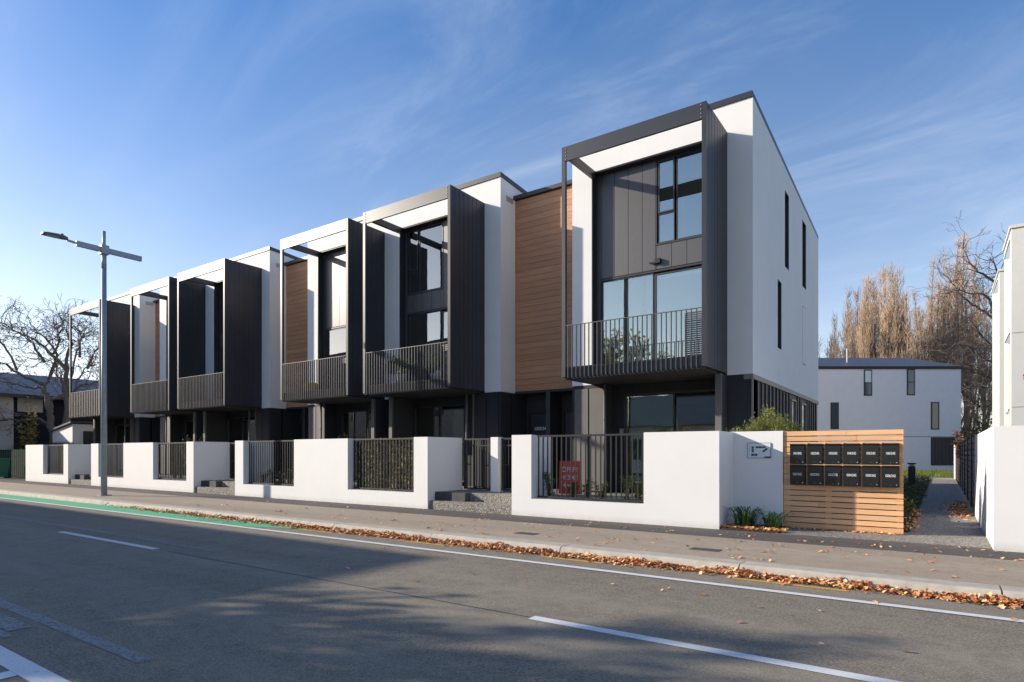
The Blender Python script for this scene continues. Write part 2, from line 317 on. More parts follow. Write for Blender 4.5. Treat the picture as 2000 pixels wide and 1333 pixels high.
# painted markings
def mark(name, x0, x1, y0, y1, m, z=-.116): return struct(obj(name, MB().poly([(x0, y0, z), (x1, y0, z), (x1, y1, z), (x0, y1, z)]), m, None, (x0, y0, z)))
mark('cycle_lane_edge_line', -150, 9, 6.89, 7.0, 'line', -.112)
o = MB().poly([(-120, 7.0, -.116), (-11.6, 7.0, -.116), (-9.9, 7.5, -.116), (-10.2, 7.655, -.116), (-120, 7.655, -.116)])
struct(obj('green_cycle_lane', o, 'green', None, (-10, 7, -.116)))
for a, b in ((-13.5, -9.85), (-3.0, .65), (-24.2, -20.5), (-35, -31.3), (-45.8, -42)): mark('centre_line_dash', a, b, 4.55, 4.67, 'line')
mark('faded_old_line', -60, -9.0, 4.98, 5.06, 'lineworn')
mark('faded_parking_line', -40, -4.6, 2.03, 2.14, 'lineworn')
mark('near_lane_line', -60, 3, 1.47, 1.62, 'line')
mark('side_road_line', -5.15, -5.0, .3, 1.468, 'line')
mark('faded_road_symbol', -7.6, -6.3, 1.78, 1.95, 'lineworn', -.114)
mark('faded_road_symbol', -6.9, -6.1, 1.70, 1.76, 'lineworn', -.114)
for a, b in ((-7.5, -6.3), (-4.65, -3.7), (-2.0, -.8), (-10.4, -9.2), (1, 2.2)): mark('yellow_kerbside_line', a, b, 7.37, 7.45, 'yellow')
rs = random.Random(8); sm_ = MB(); xx = -9.5
while xx < -3.0:
    ya = 4.60+.015*mnoise.noise(Vector((xx*2, 1, 0))); yb2 = 4.60+.015*mnoise.noise(Vector(((xx+.25)*2, 1, 0))); sm_.poly([(xx, ya, -.1175), (xx+.25, yb2, -.1175), (xx+.25, yb2+.022, -.1175), (xx, ya+.02, -.1175)]); xx += .25
struct(obj('road_seam', sm_, 'conc', None, (-6, 4.6, -.117)))
struct(obj('asphalt_patch', MB().poly([(-1.9, 3.1, -.1178), (.9, 3.05, -.1178), (.95, 3.75, -.1178), (-1.85, 3.8, -.1178)]), 'strip', None, (0, 3.4, -.117))) if False else None
# cycle symbol, two spoked wheels and a frame in the green lane
cyc = MB()
def ring(cx, cy, r, wd):
    n = 20
    for i in range(n):
        a, b = 2*math.pi*i/n, 2*math.pi*(i+1)/n
        cyc.poly([(cx+r*math.cos(a), cy+r*.55*math.sin(a), -.111), (cx+r*math.cos(b), cy+r*.55*math.sin(b), -.111), (cx+(r-wd)*math.cos(b), cy+(r-wd)*.55*math.sin(b), -.111), (cx+(r-wd)*math.cos(a), cy+(r-wd)*.55*math.sin(a), -.111)])
ring(-13.2, 7.25, .32, .07); ring(-12.2, 7.25, .32, .07)
cyc.poly([(-13.2, 7.24, -.111), (-12.7, 7.40, -.111), (-12.2, 7.24, -.111), (-12.3, 7.22, -.111), (-12.7, 7.35, -.111), (-13.1, 7.22, -.111)][::-1])
struct(obj('cycle_lane_symbol', cyc, 'lineworn', None, (-12.7, 7.2, -.111)))
struct(box('yard_ground', (-38, -3.3, 12.5, 40, -.25, .30), 'gravel'))
gb = struct(box('path_paving', (-2.3, .6, 11.04, 12.42, -.25, .004), 'agg'))
struct(box('side_path', (-.44, .62, 12.425, 41, -.25, .002), 'agg'))
struct(box('side_planting_bed', (-3.29, -.445, 12.425, 40.5, -.25, .05), 'soil'))
struct(obj('front_planting_bed', MB().prism([(-3.22, 11.05), (-2.25, 11.05), (-2.31, 11.97), (-3.22, 11.97)], 'z', -.2, .03), 'soil', None, (-3, 11.2, 0)))
struct(box('far_lawn', (-14, 30, 41.05, 70, -.28, .04), 'ground'))
struct(box('left_verge', (-60, -36.7, 11.06, 14, -.28, .02), 'soil'))
# terrain: ridge beyond
hm = MB(); N = 60
for i in range(N):
    a0 = math.radians(150+i*1.0-20); a1 = math.radians(151+i*1.0-20)
    def hh(a): return 34+16*mnoise.noise(Vector((a*9, 2, 0)))+5*mnoise.noise(Vector((a*40, 7, 0)))
    R = 600
    p0 = (R*math.cos(a0), R*math.sin(a0)); p1 = (R*math.cos(a1), R*math.sin(a1)); s = 1.25
    hm.poly([(p0[0], p0[1], -.3), (p1[0], p1[1], -.3), (p1[0]*s, p1[1]*s, hh(a1)), (p0[0]*s, p0[1]*s, hh(a0))][::-1])
struct(obj('hills', hm, 'hill', None, (-500, 200, 0)))
# ------------------------------------------------------------------ townhouses
YB, YW, YR, YD, YG = 13.1, 14.68, 14.92, 15.43, 15.2
ZB, ZF, ZT = 3.17, 3.46, 8.83        # underside of white block, balcony deck, head of the recess
def roofz(y): return 9.49-.072*(y-YW)
YBACK = 23.85
balmesh = {}
def unit_box(name, sx, sy, sz, m):
    k = (name, round(sx, 4), round(sy, 4), round(sz, 4), m)
    if k not in balmesh: balmesh[k] = MB().box(-sx/2, sx/2, -sy/2, sy/2, 0, sz).mesh(name, m)
    return balmesh[k]
def window(T, name, x0, x1, z0, z1, y, cells, glass='glass', fw=.045, fm='dark', recess=.05):
    """cells: list of (x0,x1,z0,z1,sash) panes in absolute coords; frame is built around them"""
    mb = MB()
    yf0, yf1 = y-.012, y+.07
    mb.box(x0, x1, yf0, yf1, z1-fw, z1); mb.box(x0, x1, yf0, yf1, z0, z0+fw)
    mb.box(x0, x0+fw, yf0+.001, yf1, z0+fw, z1-fw); mb.box(x1-fw, x1, yf0+.001, yf1, z0+fw, z1-fw)
    wnd = obj(name, mb, fm, T, (x0, y, z0))
    for (a, b, c, d, sash) in cells:
        e = .035 if sash else .02
        f = MB(); yy = y+(-.004 if sash else .008)
        f.box(a, b, yy, yy+.04, d-e, d); f.box(a, b, yy, yy+.04, c, c+e); f.box(a, a+e, yy+.001, yy+.04, c+e, d-e); f.box(b-e, b, yy+.001, yy+.04, c+e, d-e)
        obj('sash', f, fm, wnd, (a, y, c))
        obj('pane', MB().box(a+e, b-e, yy+.020, yy+.026, c+e, d-e), glass, wnd, (a, y, c))
    return wnd
def room(T, x0, x1, z0, z1, y0, y1):
    mb = MB()
    mb.poly([(x0, y1, z0), (x1, y1, z0), (x1, y1, z1), (x0, y1, z1)]); mb.poly([(x0, y0, z0), (x0, y1, z0), (x0, y1, z1), (x0, y0, z1)])
    mb.poly([(x1, y0, z0), (x1, y0, z1), (x1, y1, z1), (x1, y1, z0)]); mb.poly([(x0, y0, z1), (x0, y1, z1), (x1, y1, z1), (x1, y0, z1)])
    mb.poly([(x0, y0, z0), (x1, y0, z0), (x1, y1, z0), (x0, y1, z0)], 1)
    return obj('room_lining', mb, ['room', 'roomfloor'], T)
def townhouse(idx, xl, xr, fl, fr, party, recess_l=None, recess_r=None, end=False, label=''):
    """xl,xr white block; fl,fr portal frame; party='L' or 'R' side shared with the neighbour; window sits on the party side
       recess: x-range of the brown clad link that belongs to this house"""
    T = thing('townhouse', ((fl+fr)/2, YW, 0), label, 'townhouse', 'terraced townhouses in a row')
    wleft = (party == 'L')
    # white rendered block
    mb = MB()
    zr = roofz(YW)
    mb.box(xl, fl, YW, YW+.3, ZB, zr); mb.box(fr, xr, YW, YW+.3, ZB, zr); mb.box(fl, fr, YW, YW+.3, ZT, zr)
    obj('white_wall', mb, 'white', T)
    sb = MB(); yb = YBACK
    P = [(YW+.3, ZB), (yb, ZB), (yb, roofz(yb)), (YW+.3, roofz(YW+.3))]
    if not end:
        sb.prism(P, 'x', xr-.25, xr)
    sb.prism(P, 'x', xl, xl+.25)
    sb.prism([(xl+.25, ZB), (xr-.25, ZB), (xr-.25, roofz(yb)), (xl+.25, roofz(yb))], 'y', yb-.2, yb)
    obj('side_wall', sb, 'white', T)
    if end:
        # flank wall with slit openings, cut into strips along Y
        s = MB(); ops = [(17.3, 17.76, 4.13, 5.94), (18.21, 18.74, 6.50, 8.60), (20.81, 21.43, 6.54, 8.60), (20.81, 21.43, 4.13, 5.94)]
        ys = sorted({YW+.3, yb} | {o[0] for o in ops} | {o[1] for o in ops})
        for a, b in zip(ys, ys[1:]):
            z = ZB
            for o in sorted([o for o in ops if o[0] <= a and o[1] >= b], key=lambda q: q[2]):
                s.box(xr-.25, xr, a, b, z, o[2]); z = o[3]
            s.prism([(a, z), (b, z), (b, roofz(b)), (a, roofz(a))], 'x', xr-.25, xr)
        obj('flank_wall', s, 'white', T)
        for k, o in enumerate(ops):
            f = MB(); e = .05; xx = xr-.14
            f.box(xx, xx+.05, o[0], o[1], o[3]-e, o[3]); f.box(xx, xx+.05, o[0], o[1], o[2], o[2]+e)
            f.box(xx, xx+.05, o[0], o[0]+e, o[2]+e, o[3]-e); f.box(xx, xx+.05, o[1]-e, o[1], o[2]+e, o[3]-e)
            wd = obj('slit_window', f, 'dark', T, (xr, o[0], o[2]))
            if k == 3: obj('flush_pale_panel', MB().box(xr-.02, xr+.004, o[0]+.03, o[1]-.03, o[2]+.02, o[3]-.02), 'wallwhite', wd, (xr, o[0], o[2])); continue  # pale panel set flush in the fourth slit opening
            ln = MB(); ln.box(xr-.138, xr+.004, o[1]-.035, o[1]-.001, o[2]+.001, o[3]-.001); ln.box(xr-.138, xr+.004, o[0]+.001, o[1]-.036, o[3]-.03, o[3]-.001); obj('reveal_liner', ln, 'black', wd, (xr, o[0], o[2]))
            obj('pane', MB().box(xx+.01, xx+.016, o[0]+e, o[1]-e, o[2]+e, o[3]-e), 'glass', wd, (xr, o[0], o[2]))
            if k == 3: obj('pale_sheet', MB().box(xx-.05, xx-.045, o[0]+e, o[1]-e, o[2]+e, o[3]-e), 'pale_sheet', wd, (xr, o[0], o[2]))
        # ground floor flank: battens
        box('dark_flank_wall', (xr-.22, xr-.03, YW+.03, yb, .30, 3.05), 'gpanel', T)
        box('flashing', (xr-.2, xr+.012, YW+.0, yb+.01, 3.053, ZB-.003), 'trim', T)
        box('corner_trim', (xr-.03+.001, xr+.004, YW-.012, YW+.05, .30, 3.05), 'trim', T)
        bm = unit_box('batten', .035, .045, 2.74, 'dark'); y = YW+.52
        while y < yb-.1:
            if not any(a-.03 < y < b+.03 for a, b in ((19.06, 19.80), (20.64, 21.43))): put('batten', bm, (xr-.0125, y, .305), T)
            y += .41
        for a, b in ((19.06, 19.80), (20.64, 21.43)):
            f = MB(); e = .05; f.box(xr-.03, xr+.02, a, b, 2.86, 2.91); f.box(xr-.03, xr+.02, a, a+e, .9, 2.86); f.box(xr-.03, xr+.02, b-e, b, .9, 2.86); f.box(xr-.03, xr+.02, a+e, b-e, .9, .95)
            wd = obj('flank_window', f, 'trim', T, (xr, a, .9)); obj('pane', MB().box(xr-.028, xr-.022, a+e, b-e, .95, 2.86), 'farglass', wd, (xr, a, .9))
    # roof: flashing on front and sides, sloping back
    rb = MB(); h = .14
    def slab(x0, x1, y0, y1, zt, zb_): rb.prism([(y0, roofz(y0)+zb_), (y1, roofz(y1)+zb_), (y1, roofz(y1)+zt), (y0, roofz(y0)+zt)], 'x', x0, x1)
    rx0 = xl-.03 if party == 'R' or True else xl
    slab(xl-.02 if party != 'L' else xl+.001, xr+.02 if party != 'R' else xr-.001, YW-.03, yb+.03, h, .002)
    obj('roof', rb, 'dark', T)
    # recess: cladding boards, windows
    gap = .012; bw = .39
    if wleft: wx0, wx1 = fl+.12, fl+1.72
    else: wx0, wx1 = fr-1.86, fr-.24
    wz0, wz1 = 6.62, 8.80
    dx0, dx1, dz1 = fl+.13, fl+3.25, 6.0
    def board(a, b, z0, z1):
        if b-a > .03 and z1-z0 > .03: box('cladding_board', (a+gap/2, b-gap/2, YR, YR+.03, z0, z1), 'panel', T)
    def boards(a, b, z0, z1, start):
        x = start
        while x < a: x += bw
        xs = [a]+[x+i*bw for i in range(20) if a < x+i*bw < b-.02]+[b]
        for p, q in zip(xs, xs[1:]): board(p, q, z0, z1)
    s0 = fl+.16 if not wleft else fl+.05
    boards(fl+.02, wx0, dz1+.02, ZT, s0); boards(wx0, wx1, dz1+.02, wz0-.01, s0); boards(wx1, fr-.02, dz1+.02, ZT, s0)
    board(fl+.02, dx0, ZF, dz1+.02); board(dx1, fr-.02, ZF, dz1+.02)
    bk = MB()   # dark backing behind the boards, with holes for the openings
    y0, y1 = YR+.032, YR+.1
    bk.box(fl, wx0, y0, y1, dz1, ZT); bk.box(wx1, fr, y0, y1, dz1, ZT); bk.box(wx0, wx1, y0, y1, dz1, wz0); bk.box(fl, dx0, y0, y1, ZF-.2, dz1); bk.box(dx1, fr, y0, y1, ZF-.2, dz1)
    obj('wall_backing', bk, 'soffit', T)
    rv = MB(); rv.box(fl-.001+.002, fl+.02, YW-.001, YR+.03, ZF, ZT-.002); rv.box(fr-.02, fr-.002, YW-.001, YR+.03, ZF, ZT-.002); rv.box(fl+.02, fr-.02, YW+.02, YR+.03, ZT-.03, ZT-.002)
    obj('recess_reveal', rv, 'dark', T)
    cs = wx0+.07; cm = wx0+.50
    if True:
        window(T, 'bedroom_window', wx0, wx1, wz0, wz1, YR, [(cs, cm, 7.42, wz1-.05, True), (cs, cm, wz0+.05, 7.40, False), (cm+.05, wx1-.05, wz0+.05, wz1-.05, False)])
    st = dx0+1.50
    window(T, 'sliding_door', dx0, dx1, ZF, dz1, YR, [(dx0+.06, st, ZF+.05, dz1-.06, False), (st+.05, dx1-.05, ZF+.05, dz1-.10, True)])
    room(T, fl+.05, fr-.05, 6.35, 8.75, YR+.11, 19.0); room(T, fl+.05, fr-.05, ZF-.01, 5.95, YR+.11, 19.5)
    # balcony
    deck = MB(); deck.box(fl+.10, fr-.11, YB+.05, YR, ZB+.06, ZF-.03, 0); deck.box(fl+.10, fr-.11, YB+.055, YR-.002, ZF-.028, ZF, 1)
    bal = obj('balcony', deck, ['dark', 'fencewood'], T, (fl, YB, ZB))
    obj('top_rail', MB().box(fl+.10, fr-.11, YB+.005, YB+.045, 4.46, 4.475), 'rail', bal, (fl, YB, 4.46))
    if idx != 5:
        pitch = .113; n = int((fr-.13-fl-.12)/pitch); bm = unit_box('baluster', .012, .045, 1.27, 'rail')
        for i in range(n): put('baluster', bm, (fl+.17+i*pitch, YB+.022, 3.19), bal)
    else:
        sm = MB().prism([(-.1, .03), (-.04, 0), (.04, 0), (.1, .03)], 'z', 0, 1.27).mesh('baluster', 'dark')
        for i in range(17): put('baluster', sm, (fl+.21+i*.2, YB+.01, 3.19), bal)
    # slatted screen at the party-blade end of the balcony
    if idx in (0, 1, 2):
        sm = unit_box('slat', .40, .03, .028, 'panel')
        sx = fr-.33
        obj('slat_frame', MB().box(sx-.22, sx-.19, YB+.25, YB+.31, ZF, 4.44), 'dark', bal, (sx, YB, ZF))
        for i in range(21): put('slat', sm, (sx, YB+.28, ZF+.03+i*.047), bal)
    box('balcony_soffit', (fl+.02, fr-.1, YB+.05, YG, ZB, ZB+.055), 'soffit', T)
    # portal frame: posts, beams and the solid blade on the right
    box('blade_wall', (fr-.095, fr, YB, YW-.002, 3.21, ZT+.02), 'blade', T)
    fm_ = MB(); z0, z1 = 3.21, ZT+.02
    rib = unit_box('blade_seam', .004, .007, z1-z0-.02, 'blade')
    for i in range(1, 8): put('blade_seam', rib, (fr+.003, YB+.2*i, z0+.01), T)
    box('left_post', (fl, fl+.10, YB, YB+.08, z0, z1), 'dark', T)
    box('front_beam', (fl+.102, fr-.097, YB+.001, YB+.06, z1-.355, z1-.003), 'dark', T)
    box('side_beam', (fl+.001, fl+.10, YB+.082, YW-.002, z1-.2, z1-.004), 'dark', T)
    bt = MB()
    for zq in (.06, .15, .24, .32):
        bt.box(fl+.108, fl+.125, YB-.012, YB+.001, z1-zq-.012, z1-zq+.012); bt.box(fr-.118, fr-.102, YB-.012, YB+.001, z1-zq-.012, z1-zq+.012)
    obj('bolt_row', bt, 'galv', T)
    # wall light over the door
    lx = (fl+1.75) if not wleft else fr-.95
    lg = box('wall_light', (lx-.05, lx+.09, YR-.10, YR, 6.15, 6.27), 'black', T); box('light_arm', (lx-.20, lx-.051, YR-.085, YR-.03, 6.17, 6.20), 'black', lg)
    # ground floor
    if wleft: gx0, gx1, ox0, ox1, px = fl+.15, fl+2.42, fr-.44, xr, fl
    else: gx0, gx1, ox0, ox1, px = fl+.70, fr-.12, xl, fl+.42, fr-.14
    g = MB()
    g.box(fl if not wleft else gx1, gx0 if not wleft else fr, YG, YG+.1, .3, ZB)
    g.box(gx0, gx1, YG, YG+.1, 2.92, ZB)
    if wleft: g.box(xl, gx0, YG, YG+.1, .3, ZB)
    else: g.box(gx1, xr if not end else fr+.001, YG, YG+.1, .3, ZB)
    g.box(ox0, ox1, YW+.012, YG, .3, ZB-.004)
    if end: g.box(fr, xr-.03, YW+.012, YG+.1, .3, ZB-.004)
    g.box(min(ox0, ox1)+.02, max(ox0, ox1)-.02, YG+.1, YBACK-.2, .3, ZB-.004)
    obj('ground_floor_wall', g, 'gpanel', T)
    for k in range(2):
        a = ox0+.06+k*(ox1-ox0-.12)/2; b = ox0+.06+(k+1)*(ox1-ox0-.12)/2
        box('ground_panel', (a+.02, b-.02, YW-.012, YW+.01, .35, ZB-.10), 'gpanel' if wleft else 'pier', T)  # lighter board on sunlit fronts, darker on shaded ones: light put into colour
    box('corner_post', ((ox1-.05, ox1, YW-.03, YW+.011, .3, ZB-.01) if not wleft else (ox0, ox0+.05, YW-.03, YW+.011, .3, ZB-.01)), 'pier', T)
    box('party_pier', (px, px+.14, 14.2, 14.27, .3, ZB-.003), 'pier', T); box('pier_shaded_side', (px+.004, px+.136, 14.271, YG-.001, .3, ZB-.003), 'soffit', T)  # pier black behind its front face: shade of the side put into colour
    gm = (gx0+gx1)/2
    window(T, 'ground_glazing', gx0, gx1, .42, 2.92, YG, [(gx0+.05, gm, .47, 2.87, False), (gm+.06, gx1-.05, .47, 2.79, True)], 'glass_low')
    room(T, fl+.05, fr-.05, .40, 2.9, YG+.12, 19.5)
    box('added_green_sheet', (gx0+.06, gm-.03, YG+.16, YG+.165, .45, 2.88), 'greensheet', T)  # pale green sheet added behind the left pane to lighten dark glass
    dpx = fl+.49 if not wleft else fr-.51
    dp = MB(); dp.tube([(dpx, 14.45, ZB), (dpx, 14.45, .3)], .035, 8); dp.tube([(dpx, 14.45, 2.2), (dpx, 14.45, 2.24)], .045, 8)
    obj('downpipe', dp, 'pier', T, (dpx, 14.45, .3), True)
    box('meter_box', (dpx+.10, dpx+.22, YG-.05, YG-.001, 1.86, 2.0), 'pot', T)
    box('door_light', (dpx+.25, dpx+.31, YG-.12, YG-.001, 1.84, 1.98), 'black', T)
    # brown clad link with entry doors
    if recess_l:
        a, b = recess_l
        lk = MB(); lk.box(a, b, YD+.03, YD+.2, ZB+.06, roofz(YD)-.36); obj('link_wall', lk, 'soffit', T)
        nb = 32; z0 = ZB+.05; hz = (9.02-z0)/nb
        pm = unit_box('weatherboard', b-a-.006, .022, hz-.007, 'wood')
        for i in range(nb): put('weatherboard', pm, ((a+b)/2, YD+.018, z0+i*hz), T)
        box('link_fascia', (a-.06, b+.0, YD-.10, YD+.03, 9.03, 9.14), 'dark', T)
        lr = MB().prism([(YD+.03, 9.14), (YBACK, 8.6), (YBACK, 8.5), (YD+.03, 9.04)], 'x', a, b); obj('link_roof', lr, 'dark', T)
        box('link_soffit', (a, b, YD+.0, 16.6, ZB-.02, ZB+.045), 'soffit', T)
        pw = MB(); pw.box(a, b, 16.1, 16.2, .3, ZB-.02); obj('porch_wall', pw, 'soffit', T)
        m = (a+b)/2
        box('porch_divider', (m-.09, m+.05, YD-.02, 16.099, .3, ZB-.022), 'dark', T)
        for k, (p, q) in enumerate(((a+.18, m-.25), (m+.2, b-.18))):
            d = box('front_door', (p, q, 16.03, 16.085, .42, 2.55), 'dark', T)
            f = MB(); f.box(p-.06, p-.005, 16.00, 16.095, .42, 2.61); f.box(q+.005, q+.06, 16.00, 16.095, .42, 2.61); f.box(p-.004, q+.004, 16.00, 16.095, 2.555, 2.61)
            obj('door_frame', f, 'black', d)
            obj('handle', MB().box(q-.12, q-.09, 15.98, 16.029, 1.1, 1.5), 'chrome', d)
            if k == 0 and idx == 0: text('G03/242', .10, 'lettering', ((p+q)/2, 16.026, 2.1), d)
        vz = 9.0
        gmb = MB()
        gmb.box(a-.0, a+.014, 14.98, 15.30, vz-.12, vz-.10); 
        for i in range(5): gmb.box(a, a+.016, 14.98, 15.30, vz-.10+i*.03, vz-.085+i*.03)
        gmb.box(a, a+.015, 14.97, 14.98, vz-.12, vz+.06); gmb.box(a, a+.015, 15.30, 15.31, vz-.12, vz+.06)
        obj('wall_vent', gmb, 'neighw', T)
    return T
U = [townhouse(0, -8.23, -3.525, -7.64, -4.095, 'R', recess_l=(-10.64, -8.23), end=True, label='rightmost townhouse of the row, its tall white flank with slit windows beside the side path'),
 townhouse(1, -15.15, -10.64, -14.80, -11.23, 'L', label='second townhouse from the right, with sheer curtain upstairs and potted plants on its balcony'),
 townhouse(2, -19.65, -15.152, -19.06, -15.50, 'R', recess_l=(-22.06, -19.65), label='third townhouse from the right, with pale sunlit cladding and a yellow balcony cushion'),
 townhouse(3, -26.55, -22.06, -26.17, -22.60, 'L', label='fourth townhouse from the right, its dark blade wall standing beside the third house\'s brown boards'),
 townhouse(4, -31.0, -26.552, -30.37, -26.86, 'R', recess_l=(-33.05, -31.0), label='fifth townhouse from the right, second from the left end behind the street lamp'),
 townhouse(5, -37.6, -33.05, -37.18, -33.58, 'L', label='leftmost townhouse of the row, its open portal frame showing the bare tree')]
obj('added_pale_sheet', MB().box(-7.40, -6.36, YR+.13, YR+.135, ZF+.02, 5.93), 'pale_sheet', U[0]); obj('added_pale_sheet', MB().box(-6.26, -4.45, YR+.13, YR+.135, ZF+.02, 5.93), 'pale_sheet', U[0])  # pale sheets added behind sliding doors, imitating bright sky in the glass
obj('added_pale_sheet', MB().box(-18.85, -16.0, YR+.13, YR+.135, 4.6, 5.93), 'pale_sheet', U[2]); obj('added_pale_sheet', MB().box(-14.5, -13.9, YR+.13, YR+.135, 5.0, 5.93), 'pale_sheet', U[1])
# sheer curtain in the second house
cv = MB(); x = -14.15; n = 52
for i in range(n):
    a = x+i*.018; b = a+.018; ya = YR+.14+.02*math.sin(i*1.3); yb_ = YR+.14+.02*math.sin((i+1)*1.3)
    cv.poly([(a, ya, 6.66), (b, yb_, 6.66), (b, yb_, 8.78), (a, ya, 8.78)])
obj('curtain', cv, 'curtain', U[1], None, True)
# ------------------------------------------------------------------ garden walls
WH = 1.745
def railing(T, x0, x1, z0=.375, double=False):
    mb = MB(); mb.box(x0+.06, x1-.04, 11.19, 11.23, WH-.05, WH-.01); mb.box(x0+.06, x1-.04, 11.19, 11.23, z0+.02, z0+.06)
    mb.box((x0+x1)/2-.03, (x0+x1)/2+.03, 11.232, 11.28, z0-.02, WH); 
    R = obj('railing', mb, 'black', T, (x0, 11.2, z0))
    n = int(round((x1-x0-.1)/.118)); bm = unit_box('bar', .022, .022, WH-z0-.11, 'black')
    for i in range(n+1): put('bar', bm, (x0+.08+i*(x1-x0-.16)/n, 11.21, z0+.06), R)
    return R
def garden_wall(x0, x1, opens, label, ret_l=True, ret_r=True, back=12.35):
    T = thing('garden_wall', ((x0+x1)/2, 11.15, 0), label, 'garden wall', 'white rendered front walls')
    mb = MB(); t = .2; y0 = 11.04
    xs = sorted({x0, x1} | {a for o in opens for a in o})
    for a, b in zip(xs, xs[1:]):
        if any(o[0] <= a and o[1] >= b for o in opens): mb.box(a, b, y0, y0+t, -.2, .375)
        else: mb.box(a, b, y0, y0+t, -.2, WH)
    if ret_l: mb.box(x0, x0+t, y0+t, back, -.2, WH)
    if ret_r: mb.box(x1-t, x1, y0+t, back, -.2, WH)
    obj('wall_body', mb, 'wallwhite', T)
    for o in opens: railing(T, *o)
    return T
g1 = garden_wall(-7.70, -3.22, [(-7.19, -4.64)], 'white front wall with wide railing where the red OPEN HOME sign shows through', ret_r=False)
obj('return_wall', MB().box(-3.42, -3.22, 11.24, 11.968, -.2, WH), 'wallwhite', g1)
obj('rear_panel', MB().box(-3.42, -2.352, 11.97, 12.17, -.2, WH+.01), 'wallwhite', g1)
obj('inner_wall', MB().box(-3.42, -3.24, 12.172, YW-.05, -.2, WH-.25), 'wallwhite', g1)
garden_wall(-18.45, -10.18, [(-17.99, -15.41), (-13.07, -10.64)], 'long white front wall with one open railing and one leaf-covered railing')
garden_wall(-29.12, -20.97, [(-28.43, -26.19), (-23.81, -21.44)], 'white front wall behind the street lamp pole, with two railings')
garden_wall(-36.54, -31.48, [(-34.34, -31.98)], 'leftmost white front wall next to the dark green fence')
for x, l in ((-24.9, 'low'),): pass
# steps
def steps(x0, x1, label):
    T = thing('entry_steps', ((x0+x1)/2, 11.4, 0), label, 'steps', 'aggregate entry steps')
    box('step', (x0+.002, x1-.002, 11.1, 11.5, -.1, .20), 'agg', T); box('step', (x0+.002, x1-.002, 11.502, 12.9, -.1, .40), 'agg', T)
    box('edge_block', (x0+.01, x0+.95, 11.30, 11.5, .202, .405), 'conc', T)
steps(-10.18, -7.70, 'pebbled entry steps between the long wall and the rightmost front wall')
steps(-20.97, -18.45, 'pebbled entry steps between the lamp pole wall and the long wall')
steps(-31.48, -29.12, 'pebbled entry steps beside the leftmost front wall')
def gate(x0, x1, label, nb=8, y=12.32, z0=.43):
    T = thing('gate', ((x0+x1)/2, y, z0), label, 'gate', 'black metal entry gates')
    mb = MB(); h = WH-.02; mb.box(x0, x0+.05, y, y+.04, z0, h); mb.box(x1-.05, x1, y, y+.04, z0, h)
    mb.box(x0+.05, x1-.05, y, y+.04, h-.04, h); mb.box(x0+.05, x1-.05, y, y+.04, h-.20, h-.17); mb.box(x0+.05, x1-.05, y, y+.04, z0, z0+.04)
    obj('gate_frame', mb, 'black', T)
    bm = unit_box('bar', .016, .016, h-.04-z0-.04, 'black')
    for i in range(nb): put('bar', bm, (x0+.05+(i+.5)*(x1-x0-.1)/nb, y+.02, z0+.04), T)
    obj('latch', MB().box(x0+.05, x0+.25, y-.03, y, z0+.62, z0+.65).box(x1-.25, x1-.10, y-.02, y, z0+.60, z0+.63), 'black', T)
def gate_post(x, label):
    o = MB().tube([(x, 12.38, .1), (x, 12.38, WH)], .11, 4); b = MB().box(x-.11, x+.11, 12.22, 12.44, .1, WH)
    return tag(obj('gate_post', b, 'wallwhite', None, (x, 12.3, .1)), label, 'gate post', 'white gate posts')
gate(-10.1, -9.2, 'black gate directly right of the long white wall, above the steps')
gate(-8.9, -7.98, 'black gate partly hidden by the rightmost white wall, red sign tied behind it')
gate_post(-9.05, 'white square post between the two nearest black gates')
gate(-20.9, -20.0, 'black gate at the middle steps, left of the long wall')
gate(-19.7, -18.7, 'black gate at the middle steps, with a red sign hung behind'); gate_post(-19.85, 'white square post between the two middle gates')
# ------------------------------------------------------------------ letterbox screen
S = thing('letterbox_screen', (-1.43, 12.05, 0), 'light timber slat screen carrying twelve black letterboxes', 'screen')
nb = 18; p = 1.74/nb
for i in range(nb):
    z = .02+i*p; rr = random.Random(i)
    jx = -1.43+rr.choice((-.35, .25, .1)) if i % 3 == 1 or i > 14 else None
    if jx: box('timber_slat', (-2.345, jx-.002, 12.0, 12.022, z, z+p-.018), 'cedar', S); box('timber_slat', (jx+.002, -.505, 12.0, 12.022, z, z+p-.018), 'cedar', S)
    else: box('timber_slat', (-2.345, -.505, 12.0+rr.uniform(0, .002), 12.022, z, z+p-.018), 'cedar', S)
for x in (-2.30, -1.62, -1.2, -.56): box('screen_post', (x-.04, x+.04, 12.024, 12.11, 0, 1.74), 'cedar', S)
for z in (1.145, ): box('screen_ledge', (-2.24, -.55, 11.88, 11.998, z-.012, z+.008), 'cedar', S)
for xx in [(-1.94-.0)+i*.282 for i in range(5)]:
    box('screen_batten', (xx-.014, xx+.014, 11.93, 11.998, .79, 1.13), 'cedar', S); box('screen_batten', (xx-.014, xx+.014, 11.93, 11.998, 1.155, 1.53), 'cedar', S)
ord_ = ['leftmost', 'second from left', 'third from left', 'fourth from left', 'fifth from left', 'rightmost']
